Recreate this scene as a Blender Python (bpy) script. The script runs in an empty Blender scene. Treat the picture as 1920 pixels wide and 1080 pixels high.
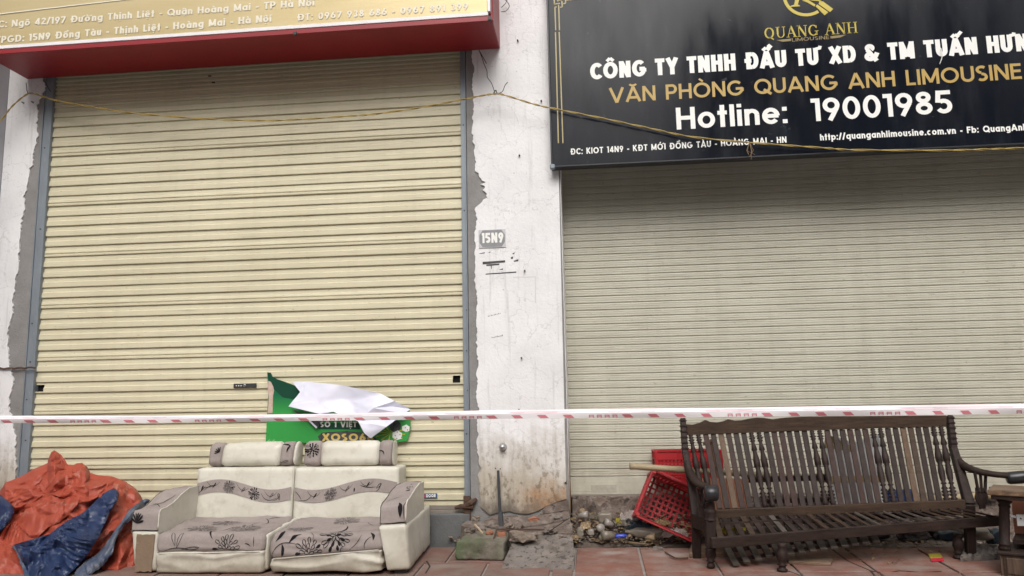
import bpy, bmesh, math, random
from math import sin, cos, pi, radians
from mathutils import Vector, Matrix, noise
random.seed(7)
SC = bpy.context.scene
COL = SC.collection
V = Vector

# ------------------------------------------------------------------ camera, sky, sun, exposure
CAM = V((4.1531, -5.4299, 0.994))
YAW, PITCH, ROLL, FPX = 0.09945, 0.14176, -0.01943, 1440.0
_f = V((-sin(YAW)*cos(PITCH), cos(YAW)*cos(PITCH), sin(PITCH)))
_r = V((cos(YAW), sin(YAW), 0)); _u = _r.cross(_f)
R2 = _r*cos(ROLL) + _u*sin(ROLL); U2 = _u*cos(ROLL) - _r*sin(ROLL)
cam = bpy.data.cameras.new('camera'); camo = bpy.data.objects.new('camera', cam); COL.objects.link(camo)
m = Matrix((R2, U2, -_f)).transposed().to_4x4(); m.translation = CAM
camo.matrix_world = m
cam.sensor_width = 36; cam.lens = 36*FPX/1920; cam.clip_start = 0.05; cam.clip_end = 500
SC.camera = camo
world = bpy.data.worlds.new('World'); SC.world = world; world.use_nodes = True
wn = world.node_tree.nodes; wl = world.node_tree.links
bg = wn['Background']; sky = wn.new('ShaderNodeTexSky'); sky.sky_type = 'NISHITA'; sky.sun_disc = False
SUN_EL, SUN_ROT = radians(45), radians(174)
sky.sun_elevation = SUN_EL; sky.sun_rotation = SUN_ROT
sky.air_density = 1.0; sky.dust_density = 6.0; sky.ozone_density = 1.0
hs = wn.new('ShaderNodeHueSaturation'); hs.inputs['Saturation'].default_value = 0.35
wl.new(sky.outputs[0], hs.inputs['Color']); wl.new(hs.outputs[0], bg.inputs[0])
bg.inputs[1].default_value = 0.10
sun = bpy.data.lights.new('sun', 'SUN'); suno = bpy.data.objects.new('sun', sun); COL.objects.link(suno)
sun.energy = 1.25; sun.angle = radians(45); sun.color = (1, 0.97, 0.93)
sd = V((sin(SUN_ROT)*cos(SUN_EL), cos(SUN_ROT)*cos(SUN_EL), sin(SUN_EL)))
suno.rotation_euler = sd.to_track_quat('Z', 'Y').to_euler()
SC.view_settings.view_transform = 'Standard'; SC.view_settings.look = 'None'
SC.view_settings.exposure = 0.55; SC.view_settings.gamma = 1; SC.view_settings.use_curve_mapping = False

# ------------------------------------------------------------------ survey helpers: sight lines meeting planes of the place
def ray(x, y): return _f*FPX + R2*(x-960) - U2*(y-540)
def P(x, y, Y):
    d = ray(x, y); return CAM + d*((Y-CAM.y)/d.y)
def PZ(x, y, z):
    d = ray(x, y); return CAM + d*((z-CAM.z)/d.z)
SL = 0.04
def gz(Y): return SL*Y
def G(x, y, dz=0.0):
    d = ray(x, y); t = (SL*CAM.y + dz - CAM.z)/(d.z - SL*d.y); return CAM + d*t

# ------------------------------------------------------------------ materials
MATS = {}
def nd(t, k, **kw):
    n = t.nodes.new(k)
    for a, b in kw.items():
        if a in n.inputs: n.inputs[a].default_value = b
        else: setattr(n, a, b)
    return n
def c4(c): return (c[0], c[1], c[2], 1)
def mat(name, col, rough=0.6, var=None, vs=4.0, vamt=0.5, spots=None, ss=30.0, st=0.62, bump=0.0, bs=60.0, metal=0.0, spec=0.5,
        stretch=(1, 1, 1), coord='pos', trans=0.0, alpha=None, sheen=0, extra=None, coat=0.0):
    m = bpy.data.materials.new(name); m.use_nodes = True; t = m.node_tree; L = t.links
    b = t.nodes['Principled BSDF']
    b.inputs['Roughness'].default_value = rough; b.inputs['Metallic'].default_value = metal
    b.inputs['Specular IOR Level'].default_value = spec
    b.inputs['Coat Weight'].default_value = coat
    if trans: b.inputs['Transmission Weight'].default_value = trans
    if alpha is not None: b.inputs['Alpha'].default_value = alpha
    if coord == 'pos': src = nd(t, 'ShaderNodeNewGeometry').outputs['Position']
    else: src = nd(t, 'ShaderNodeTexCoord').outputs['Object']
    mp = nd(t, 'ShaderNodeMapping'); mp.inputs['Scale'].default_value = stretch; L.new(src, mp.inputs[0]); vec = mp.outputs[0]
    cur = None
    def mixc(fac, a, bcol):
        mx = nd(t, 'ShaderNodeMix', data_type='RGBA')
        L.new(fac, mx.inputs[0])
        if isinstance(a, tuple): mx.inputs[6].default_value = a
        else: L.new(a, mx.inputs[6])
        if isinstance(bcol, tuple): mx.inputs[7].default_value = bcol
        else: L.new(bcol, mx.inputs[7])
        return mx.outputs[2]
    cur = c4(col)
    if var is not None:
        n = nd(t, 'ShaderNodeTexNoise', Scale=vs, Detail=8.0, Roughness=0.65); L.new(vec, n.inputs['Vector'])
        rp = nd(t, 'ShaderNodeMapRange'); rp.inputs[1].default_value = 0.35; rp.inputs[2].default_value = 0.7; rp.inputs[4].default_value = vamt
        L.new(n.outputs[0], rp.inputs[0]); cur = mixc(rp.outputs[0], cur, c4(var))
    if spots is not None:
        n = nd(t, 'ShaderNodeTexNoise', Scale=ss, Detail=6.0, Roughness=0.7); L.new(vec, n.inputs['Vector'])
        rp = nd(t, 'ShaderNodeMapRange'); rp.inputs[1].default_value = st; rp.inputs[2].default_value = st+0.06
        L.new(n.outputs[0], rp.inputs[0]); cur = mixc(rp.outputs[0], cur, c4(spots))
    if extra: cur = extra(t, L, src, cur, mixc, b)
    if isinstance(cur, tuple): b.inputs['Base Color'].default_value = cur
    else: L.new(cur, b.inputs['Base Color'])
    if bump:
        n = nd(t, 'ShaderNodeTexNoise', Scale=bs, Detail=6.0, Roughness=0.6); L.new(vec, n.inputs['Vector'])
        bp = nd(t, 'ShaderNodeBump', Strength=bump, Distance=0.01); L.new(n.outputs[0], bp.inputs['Height'])
        L.new(bp.outputs[0], b.inputs['Normal'])
    MATS[name] = m
    return m
def sep(t, L, src):
    s = nd(t, 'ShaderNodeSeparateXYZ'); L.new(src, s.inputs[0]); return s
def math_(t, L, op, a, b=None, c=None):
    n = nd(t, 'ShaderNodeMath', operation=op)
    for i, v in enumerate((a, b, c)):
        if v is None: continue
        if isinstance(v, (int, float)): n.inputs[i].default_value = v
        else: L.new(v, n.inputs[i])
    return n.outputs[0]
def noi(t, L, src, scale, detail=8.0, stretch=None, rough=0.6):
    if stretch:
        mp = nd(t, 'ShaderNodeMapping'); mp.inputs['Scale'].default_value = stretch; L.new(src, mp.inputs[0]); src = mp.outputs[0]
    n = nd(t, 'ShaderNodeTexNoise', Scale=scale, Detail=detail, Roughness=rough); L.new(src, n.inputs['Vector']); return n.outputs[0]
def rng(t, L, v, a, b, c=0.0, d=1.0):
    r = nd(t, 'ShaderNodeMapRange'); L.new(v, r.inputs[0])
    for i, x in enumerate((a, b, c, d)): r.inputs[i+1].default_value = x
    return r.outputs[0]

def shutter_dirt(scratch, grime, low):
    def f(t, L, src, cur, mixc, b):
        # horizontal scuffs, vertical grime runs, darker foot where rain splashes mud
        n = noi(t, L, src, 1.0, 10, (2.2, 1, 90)); cur = mixc(rng(t, L, n, 0.58, 0.68, 0, 0.75), cur, c4(scratch))
        n = noi(t, L, src, 1.0, 8, (14, 1, 0.8)); cur = mixc(rng(t, L, n, 0.5, 0.75, 0, 0.35), cur, c4(grime))
        n = noi(t, L, src, 1.3, 6); cur = mixc(rng(t, L, n, 0.42, 0.7, 0, 0.5), cur, c4(grime))
        n = noi(t, L, src, 26.0, 9, (1, 1, 2.2)); cur = mixc(rng(t, L, n, 0.64, 0.7, 0, 0.7), cur, c4(scratch))
        s = sep(t, L, src); z = rng(t, L, s.outputs[2], 0.2, 0.75, 1, 0)
        n = noi(t, L, src, 7.0, 8); cur = mixc(math_(t, L, 'MULTIPLY', z, rng(t, L, n, 0.35, 0.7, 0, 0.9)), cur, c4(low))
        return cur
    return f
mat('shutter_cream', (0.60, 0.555, 0.40), 0.45, extra=shutter_dirt((0.33, 0.29, 0.195), (0.47, 0.425, 0.295), (0.40, 0.36, 0.25)), spec=0.4)
mat('shutter_grey', (0.53, 0.515, 0.43), 0.45, extra=shutter_dirt((0.29, 0.27, 0.215), (0.39, 0.37, 0.30), (0.30, 0.26, 0.20)), spec=0.4)
def plaster(t, L, src, cur, mixc, b):
    n = noi(t, L, src, 3.0, 10); cur = mixc(rng(t, L, n, 0.4, 0.75, 0, 0.6), cur, c4((0.60, 0.595, 0.60)))
    n = noi(t, L, src, 1.0, 10, (30, 30, 2.0)); cur = mixc(rng(t, L, n, 0.56, 0.75, 0, 0.5), cur, c4((0.42, 0.41, 0.40)))
    n = noi(t, L, src, 55.0, 6); cur = mixc(rng(t, L, n, 0.66, 0.72, 0, 0.7), cur, c4((0.3, 0.29, 0.28)))
    v = nd(t, 'ShaderNodeTexVoronoi', Scale=3.2, feature='DISTANCE_TO_EDGE')
    wn_ = nd(t, 'ShaderNodeTexNoise', Scale=7.0, Detail=8.0); L.new(src, wn_.inputs['Vector'])
    vm = nd(t, 'ShaderNodeVectorMath', operation='SCALE'); vm.inputs['Scale'].default_value = 0.35; L.new(wn_.outputs[1], vm.inputs[0])
    va = nd(t, 'ShaderNodeVectorMath', operation='ADD'); L.new(vm.outputs[0], va.inputs[0]); L.new(src, va.inputs[1]); L.new(va.outputs[0], v.inputs['Vector'])
    cur = mixc(rng(t, L, v.outputs[0], 0.0, 0.012, 0.4, 0), cur, c4((0.36, 0.35, 0.34)))
    s = sep(t, L, src)
    z = s.outputs[2]; n = noi(t, L, src, 6.0, 10)
    zz = math_(t, L, 'ADD', z, math_(t, L, 'MULTIPLY', n, -0.55))
    cur = mixc(rng(t, L, zz, 0.12, 0.50, 0.85, 0), cur, c4((0.40, 0.345, 0.26)))
    x = s.outputs[0]
    rn = noi(t, L, src, 1.0, 9, (26, 26, 1.5)); lowr = rng(t, L, z, 0.25, 0.95, 1, 0)
    cur = mixc(math_(t, L, 'MULTIPLY', lowr, rng(t, L, rn, 0.46, 0.66, 0, 0.75)), cur, c4((0.27, 0.225, 0.165)))
    n2 = noi(t, L, src, 9.0, 10)
    om = math_(t, L, 'MULTIPLY', rng(t, L, x, 3.58, 3.80), rng(t, L, math_(t, L, 'ADD', z, math_(t, L, 'MULTIPLY', n2, -0.6)), 0.0, 0.18, 1, 0))
    n5 = noi(t, L, src, 30.0, 9)
    cur = mixc(math_(t, L, 'MULTIPLY', om, rng(t, L, n5, 0.3, 0.6, 0.35, 0.95)), cur, c4((0.36, 0.175, 0.062)))
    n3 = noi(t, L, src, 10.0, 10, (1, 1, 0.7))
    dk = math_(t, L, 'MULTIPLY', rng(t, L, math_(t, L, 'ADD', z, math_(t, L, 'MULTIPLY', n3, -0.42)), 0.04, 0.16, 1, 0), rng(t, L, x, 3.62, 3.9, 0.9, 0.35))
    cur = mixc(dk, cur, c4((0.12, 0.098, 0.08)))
    n4 = noi(t, L, src, 34.0, 10, (1, 1, 0.6)); lowz = rng(t, L, z, 0.3, 0.8, 1, 0)
    cur = mixc(math_(t, L, 'MULTIPLY', lowz, rng(t, L, n4, 0.52, 0.62, 0, 0.8)), cur, c4((0.15, 0.11, 0.075)))
    return cur
mat('white_plaster', (0.79, 0.785, 0.79), 0.75, extra=plaster, bump=0.35, bs=38)
mat('cement', (0.26, 0.255, 0.25), 0.85, var=(0.18, 0.17, 0.16), vs=6, vamt=0.8, spots=(0.12, 0.11, 0.1), ss=35, st=0.66, bump=0.5, bs=70)
mat('side_wall_shaded', (0.43, 0.43, 0.46), 0.8, var=(0.34, 0.34, 0.37), vs=3, bump=0.2, bs=30)  # the shaded look of this side face is put into its grey
mat('galvanised', (0.25, 0.285, 0.32), 0.5, var=(0.19, 0.215, 0.24), vs=9, vamt=0.9, spots=(0.34, 0.36, 0.38), ss=22, st=0.64, metal=0.25, stretch=(2, 2, 0.4))
mat('bottom_bar', (0.23, 0.20, 0.17), 0.6, var=(0.12, 0.1, 0.08), vs=8)
mat('sign_red', (0.27, 0.012, 0.018), 0.42, var=(0.22, 0.010, 0.015), vs=2.0, vamt=0.7, spec=0.5)
mat('sign_gold', (0.50, 0.40, 0.20), 0.36, var=(0.60, 0.50, 0.30), vs=1.2, vamt=0.8, stretch=(0.5, 1, 3), metal=0.25, bump=0.12, bs=3)
mat('white_trim', (0.78, 0.76, 0.77), 0.5, var=(0.6, 0.58, 0.58), vs=10)
mat('print_white', (0.80, 0.80, 0.77), 0.5)
mat('print_pale', (0.76, 0.72, 0.60), 0.5, var=(0.66, 0.6, 0.47), vs=15)
def blk(t, L, src, cur, mixc, b):
    n = noi(t, L, src, 1.0, 8, (5, 1, 1.1)); r = rng(t, L, n, 0.35, 0.75, 0.10, 0.30); L.new(r, b.inputs['Roughness'])
    n = noi(t, L, src, 1.0, 8, (7, 1, 1.6)); cur = mixc(rng(t, L, n, 0.5, 0.75, 0, 0.5), cur, c4((0.028, 0.032, 0.04)))  # bluish streaks put soft sky reflections into the black
    n = noi(t, L, src, 12.0, 9); cur = mixc(rng(t, L, n, 0.68, 0.74, 0, 0.35), cur, c4((0.12, 0.13, 0.14)))
    return cur
mat('sign_black', (0.006, 0.008, 0.013), 0.2, extra=blk, spec=0.22)
mat('black_frame', (0.02, 0.022, 0.028), 0.35)
mat('gold_print', (0.45, 0.30, 0.075), 0.4)
mat('gold_line', (0.40, 0.33, 0.15), 0.4)
mat('logo_yellow', (0.50, 0.39, 0.03), 0.35)
mat('logo_dull', (0.22, 0.16, 0.05), 0.45)
mat('wire_yellow', (0.42, 0.30, 0.07), 0.45, var=(0.26, 0.19, 0.07), vs=20)
mat('wire_black', (0.02, 0.02, 0.02), 0.5)
mat('rust_brown', (0.06, 0.035, 0.025), 0.85, var=(0.14, 0.07, 0.04), vs=40, bump=0.3)
mat('steel', (0.5, 0.5, 0.5), 0.3, metal=0.9)
mat('dark_hole', (0.006, 0.006, 0.006), 0.9)
mat('black_plastic', (0.03, 0.032, 0.036), 0.5, var=(0.06, 0.06, 0.06), vs=30)
mat('black_steel', (0.010, 0.013, 0.018), 0.45, var=(0.06, 0.06, 0.065), vs=18, vamt=0.5)
mat('plate_grey', (0.22, 0.225, 0.235), 0.5, var=(0.32, 0.32, 0.33), vs=14)
mat('plate_light', (0.55, 0.55, 0.57), 0.5, var=(0.4, 0.4, 0.42), vs=20)
mat('ink', (0.03, 0.03, 0.035), 0.7, var=(0.16, 0.16, 0.16), vs=40)
mat('worn_paper', (0.42, 0.40, 0.34), 0.8, var=(0.33, 0.31, 0.25), vs=40, vamt=1)
mat('pale_patch', (0.62, 0.615, 0.60), 0.8)
def tilemat(name, a, b_, dust):
    def f(t, L, src, cur, mixc, b):
        n = noi(t, L, src, 3.2, 10); cur = mixc(rng(t, L, n, 0.4, 0.66, 0, 0.85), cur, c4(b_))
        n = noi(t, L, src, 8.0, 10); cur = mixc(rng(t, L, n, 0.42, 0.68, 0, 0.85), cur, c4(dust))
        n = noi(t, L, src, 60.0, 6); cur = mixc(rng(t, L, n, 0.6, 0.7, 0, 0.5), cur, c4((0.12, 0.07, 0.055)))
        s = sep(t, L, src); n2 = noi(t, L, src, 9, 8)
        for px, py, rx, ry in ((1150, 1036, .14, .07), (1265, 1040, .25, .10), (1340, 1060, .2, .06), (1700, 1064, .25, .06), (830, 1062, .25, .07)):
            q = G(px, py); dx = math_(t, L, 'DIVIDE', math_(t, L, 'SUBTRACT', s.outputs[0], q.x), rx); dy = math_(t, L, 'DIVIDE', math_(t, L, 'SUBTRACT', s.outputs[1], q.y), ry)
            dd = math_(t, L, 'ADD', math_(t, L, 'MULTIPLY', dx, dx), math_(t, L, 'MULTIPLY', dy, dy)); dd = math_(t, L, 'ADD', dd, math_(t, L, 'MULTIPLY', n2, 1.6))
            cur = mixc(rng(t, L, dd, 0.7, 1.5, 0.75, 0), cur, c4((0.37, 0.33, 0.30) if px < 1300 and px > 900 else (0.24, 0.20, 0.175)))
        yy = math_(t, L, 'ADD', s.outputs[1], math_(t, L, 'MULTIPLY', n2, 0.4))
        cur = mixc(rng(t, L, yy, 0.02, 0.22, 0, 0.8), cur, c4((0.17, 0.13, 0.105)))
        return cur
    return mat(name, a, 0.75, extra=f, bump=0.25, bs=45)
tilemat('clay_tile', (0.24, 0.105, 0.075), (0.17, 0.088, 0.07), (0.27, 0.205, 0.18))
tilemat('clay_tile_faded', (0.20, 0.105, 0.083), (0.145, 0.092, 0.077), (0.22, 0.165, 0.14))
mat('mortar', (0.30, 0.265, 0.24), 0.9, var=(0.17, 0.14, 0.12), vs=8, bump=0.4)
mat('road_concrete', (0.27, 0.26, 0.245), 0.9, var=(0.20, 0.19, 0.18), vs=5, bump=0.3)  # unseen dusty road, colour lightened to bounce light up under the signs
def conc(t, L, src, cur, mixc, b):
    n = noi(t, L, src, 5.0, 10); cur = mixc(rng(t, L, n, 0.38, 0.7, 0, 0.9), cur, c4((0.11, 0.088, 0.075)))
    n = noi(t, L, src, 16.0, 10); cur = mixc(rng(t, L, n, 0.5, 0.62, 0, 0.7), cur, c4((0.235, 0.20, 0.175)))
    n = noi(t, L, src, 28.0, 10); cur = mixc(rng(t, L, n, 0.55, 0.62, 0, 0.85), cur, c4((0.05, 0.04, 0.034)))
    n = noi(t, L, src, 80.0, 6); cur = mixc(rng(t, L, n, 0.6, 0.7, 0, 0.6), cur, c4((0.3, 0.27, 0.24)))
    return cur
mat('slab_grey', (0.185, 0.165, 0.15), 0.85, extra=conc, bump=0.4, bs=55)
mat('slab_brown', (0.15, 0.112, 0.092), 0.9, extra=conc, bump=1.0, bs=32)
mat('concrete_base', (0.135, 0.14, 0.14), 0.85, var=(0.09, 0.09, 0.09), vs=5, vamt=0.9, spots=(0.2, 0.2, 0.2), ss=25, st=0.65, bump=0.4)
def moss(t, L, src, cur, mixc, b):
    n = noi(t, L, src, 6.0, 10); cur = mixc(rng(t, L, n, 0.42, 0.62, 0, 1), cur, c4((0.10, 0.09, 0.065)))
    n = noi(t, L, src, 9.0, 10, (1, 1, 0.4)); s = sep(t, L, src)
    k = math_(t, L, 'MULTIPLY', rng(t, L, n, 0.44, 0.6, 0, 0.85), rng(t, L, s.outputs[0], 3.28, 3.5, 1, 0.15))
    cur = mixc(k, cur, c4((0.085, 0.12, 0.055)))
    n = noi(t, L, src, 50.0, 8); cur = mixc(rng(t, L, n, 0.58, 0.7, 0, 0.6), cur, c4((0.06, 0.055, 0.045)))
    return cur
mat('mossy_concrete', (0.19, 0.17, 0.135), 0.9, extra=moss, bump=0.6, bs=45)
mat('rock_brown', (0.22, 0.175, 0.14), 0.9, var=(0.13, 0.10, 0.08), vs=18, spots=(0.32, 0.28, 0.23), ss=60, st=0.6, bump=0.9, bs=70)
mat('brick_red', (0.33, 0.13, 0.07), 0.85, var=(0.2, 0.1, 0.07), vs=20, bump=0.4)
mat('soil', (0.09, 0.07, 0.056), 0.95, var=(0.15, 0.12, 0.10), vs=9, vamt=0.9, spots=(0.06, 0.045, 0.035), ss=35, st=0.6, bump=1.0, bs=45)
def woodx(t, L, src, cur, mixc, b):
    return cur
def wood(name, a, b_, rough=0.6, st=(1.2, 12, 12), dust=(0.24, 0.2, 0.17), damt=0.35):
    def f(t, L, src, cur, mixc, b):
        n = noi(t, L, src, 4.0, 10, st); cur = mixc(rng(t, L, n, 0.36, 0.66, 0, 1), cur, c4(b_))
        n = noi(t, L, src, 12.0, 8, st); cur = mixc(rng(t, L, n, 0.55, 0.68, 0, 0.6), cur, c4((b_[0]*0.5, b_[1]*0.5, b_[2]*0.5)))
        n = noi(t, L, src, 5.0, 9); g = nd(t, 'ShaderNodeNewGeometry'); s = sep(t, L, g.outputs['Normal'])
        up = rng(t, L, s.outputs[2], 0.2, 0.9, 0.25, 1)
        cur = mixc(math_(t, L, 'MULTIPLY', up, rng(t, L, n, 0.38, 0.68, 0, damt)), cur, c4(dust))
        return cur
    return mat(name, a, rough, extra=f, bump=0.25, bs=60, spec=0.22)
wood('dark_wood', (0.038, 0.022, 0.017), (0.016, 0.010, 0.008), dust=(0.09, .075, .068), damt=.35)
wood('dark_wood_v', (0.036, 0.021, 0.017), (0.016, 0.010, 0.009), st=(16, 16, 1.4), dust=(.08, .068, .06))
wood('red_wood_v', (0.052, 0.024, 0.018), (0.024, 0.012, 0.010), st=(16, 16, 1.4), dust=(.08, .068, .06))
wood('tan_wood_v', (0.125, 0.074, 0.042), (0.07, 0.042, 0.027), st=(16, 16, 1.4))
wood('rail_wood', (0.068, 0.041, 0.026), (0.030, 0.019, 0.013), st=(1.5, 14, 14), dust=(.10, .083, .07))
wood('dusty_wood', (0.085, 0.068, 0.056), (0.045, 0.035, 0.029), dust=(0.13, 0.115, 0.1), damt=.8)
wood('table_wood', (0.25, 0.16, 0.095), (0.10, 0.062, 0.04), st=(1.5, 14, 14))
wood('cabinet_wood', (0.12, 0.08, 0.055), (0.06, 0.04, 0.03), st=(14, 14, 1.2))
wood('plank_wood', (0.24, 0.155, 0.10), (0.13, 0.08, 0.055), st=(2, 12, 12))
mat('arm_cap', (0.018, 0.02, 0.024), 0.32, var=(0.05, 0.045, 0.045), vs=12)
mat('bamboo', (0.36, 0.29, 0.18), 0.55, var=(0.22, 0.165, 0.10), vs=9, stretch=(1, 3, 3))
mat('crate_red', (0.40, 0.02, 0.026), 0.42, var=(0.30, 0.018, 0.022), vs=8, spots=(0.26, 0.13, 0.11), ss=20, st=0.62)
def leatherx(t, L, src, cur, mixc, b):
    n = noi(t, L, src, 2.6, 9); cur = mixc(rng(t, L, n, 0.4, 0.7, 0, 0.6), cur, c4((0.46, 0.425, 0.335)))
    n = noi(t, L, src, 14.0, 10); cur = mixc(rng(t, L, n, 0.52, 0.72, 0, 0.38), cur, c4((0.34, 0.30, 0.23)))
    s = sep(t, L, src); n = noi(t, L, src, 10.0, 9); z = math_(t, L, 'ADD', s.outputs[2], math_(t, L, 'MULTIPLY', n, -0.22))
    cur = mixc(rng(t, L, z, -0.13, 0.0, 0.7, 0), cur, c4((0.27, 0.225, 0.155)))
    return cur
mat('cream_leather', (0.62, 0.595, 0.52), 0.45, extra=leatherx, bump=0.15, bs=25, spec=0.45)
def fabricx(t, L, src, cur, mixc, b):
    n = noi(t, L, src, 3.0, 8); cur = mixc(rng(t, L, n, 0.4, 0.7, 0, 0.7), cur, c4((0.235, 0.20, 0.185)))
    n = noi(t, L, src, 1.0, 4, (420, 60, 60)); cur = mixc(rng(t, L, n, 0.45, 0.65, 0, 0.4), cur, c4((0.40, 0.355, 0.335)))
    n = noi(t, L, src, 9.0, 10); cur = mixc(rng(t, L, n, 0.52, 0.75, 0, 0.5), cur, c4((0.2, 0.17, 0.15)))
    return cur
mat('grey_fabric', (0.325, 0.28, 0.262), 0.9, extra=fabricx, bump=0.2, bs=180, spec=0.15)
mat('fabric_print', (0.018, 0.016, 0.018), 0.85, spec=0.1)
mat('print_grey', (0.15, 0.13, 0.125), 0.85, spec=0.1)
mat('board_brown', (0.23, 0.165, 0.11), 0.9, var=(0.15, 0.11, 0.08), vs=12, spots=(0.34, 0.27, 0.2), ss=28, st=0.64, bump=0.4)
mat('tarp_orange', (0.36, 0.066, 0.034), 0.52, var=(0.28, 0.042, 0.024), vs=5, vamt=0.8, spots=(0.38, 0.13, 0.09), ss=11, st=0.57, spec=0.5, bump=0.15, bs=40)
mat('tarp_blue', (0.014, 0.031, 0.092), 0.45, var=(0.010, 0.022, 0.065), vs=7, vamt=0.8, spots=(0.12, 0.15, 0.22), ss=13, st=0.6, spec=0.5, bump=0.15, bs=40)
mat('tarp_hem', (0.03, 0.052, 0.11), 0.5, var=(0.15, 0.16, 0.18), vs=14, vamt=0.9)
def green(t, L, src, cur, mixc, b):
    s = sep(t, L, src); return mixc(rng(t, L, s.outputs[2], 0.92, 1.05), c4((0.035, 0.30, 0.06)), c4((0.006, 0.13, 0.055)))
mat('poster_green', (0.03, 0.25, 0.05), 0.4, extra=green)
mat('poster_dark', (0.004, 0.055, 0.03), 0.4)
mat('poster_back', (0.66, 0.66, 0.76), 0.35, var=(0.58, 0.58, 0.69), vs=6)
mat('skin_print', (0.50, 0.34, 0.27), 0.5, var=(0.7, 0.62, 0.58), vs=30)
mat('gold_ink', (0.62, 0.46, 0.14), 0.45)
mat('dice_white', (0.74, 0.74, 0.72), 0.5)
mat('pale_green', (0.25, 0.5, 0.22), 0.5)
mat('tape_white', (0.90, 0.87, 0.89), 0.35)
mat('tape_pink', (0.84, 0.68, 0.73), 0.35)
mat('tape_faint', (0.82, 0.56, 0.62), 0.4)
mat('tape_red', (0.68, 0.22, 0.26), 0.4)
mat('sticker_blue', (0.05, 0.10, 0.20), 0.4)
mat('sticker_red', (0.35, 0.03, 0.10), 0.4)
mat('foam_white', (0.66, 0.66, 0.66), 0.7, var=(0.5, 0.48, 0.45), vs=9)
mat('parcel_tape', (0.34, 0.23, 0.09), 0.45)
mat('clay_board', (0.36, 0.15, 0.085), 0.8, var=(0.28, 0.12, 0.07), vs=7)
mat('blue_plastic', (0.02, 0.06, 0.24), 0.4)
mat('paper_tan', (0.48, 0.37, 0.24), 0.8, var=(0.3, 0.22, 0.14), vs=25)
mat('leaf_dry', (0.25, 0.17, 0.09), 0.8, var=(0.13, 0.085, 0.05), vs=30)
mat('cup_clear', (0.28, 0.26, 0.24), 0.28, var=(0.25, 0.22, 0.2), vs=25, vamt=0.9)
mat('bottle_mud', (0.20, 0.175, 0.14), 0.32, var=(0.11, 0.09, 0.07), vs=18)
mat('bag_clear', (0.50, 0.46, 0.44), 0.25, var=(0.27, 0.22, 0.19), vs=18, vamt=0.9)
mat('bag_dark', (0.02, 0.035, 0.05), 0.4)
mat('crack_and_shade_dark', (0.02, 0.017, 0.015), 0.9, var=(0.05, 0.04, 0.03), vs=18)  # dirt in the tile cracks, and the shade put under the bench
mat('silver_wrap', (0.55, 0.57, 0.58), 0.25, var=(0.2, 0.2, 0.2), vs=25, metal=0.3)
mat('yellow_wrap', (0.50, 0.42, 0.03), 0.35, var=(0.2, 0.2, 0.03), vs=30)
mat('blue_can', (0.03, 0.06, 0.40), 0.3, spots=(0.6, 0.6, 0.65), ss=60, st=0.62)
mat('red_wrap', (0.5, 0.02, 0.05), 0.4)
mat('bracket_white', (0.6, 0.62, 0.62), 0.4)
mat('window_glass', (0.05, 0.06, 0.07), 0.1)
mat('far_wall', (0.40, 0.37, 0.32), 0.8, var=(0.33, 0.3, 0.26), vs=1)

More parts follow.
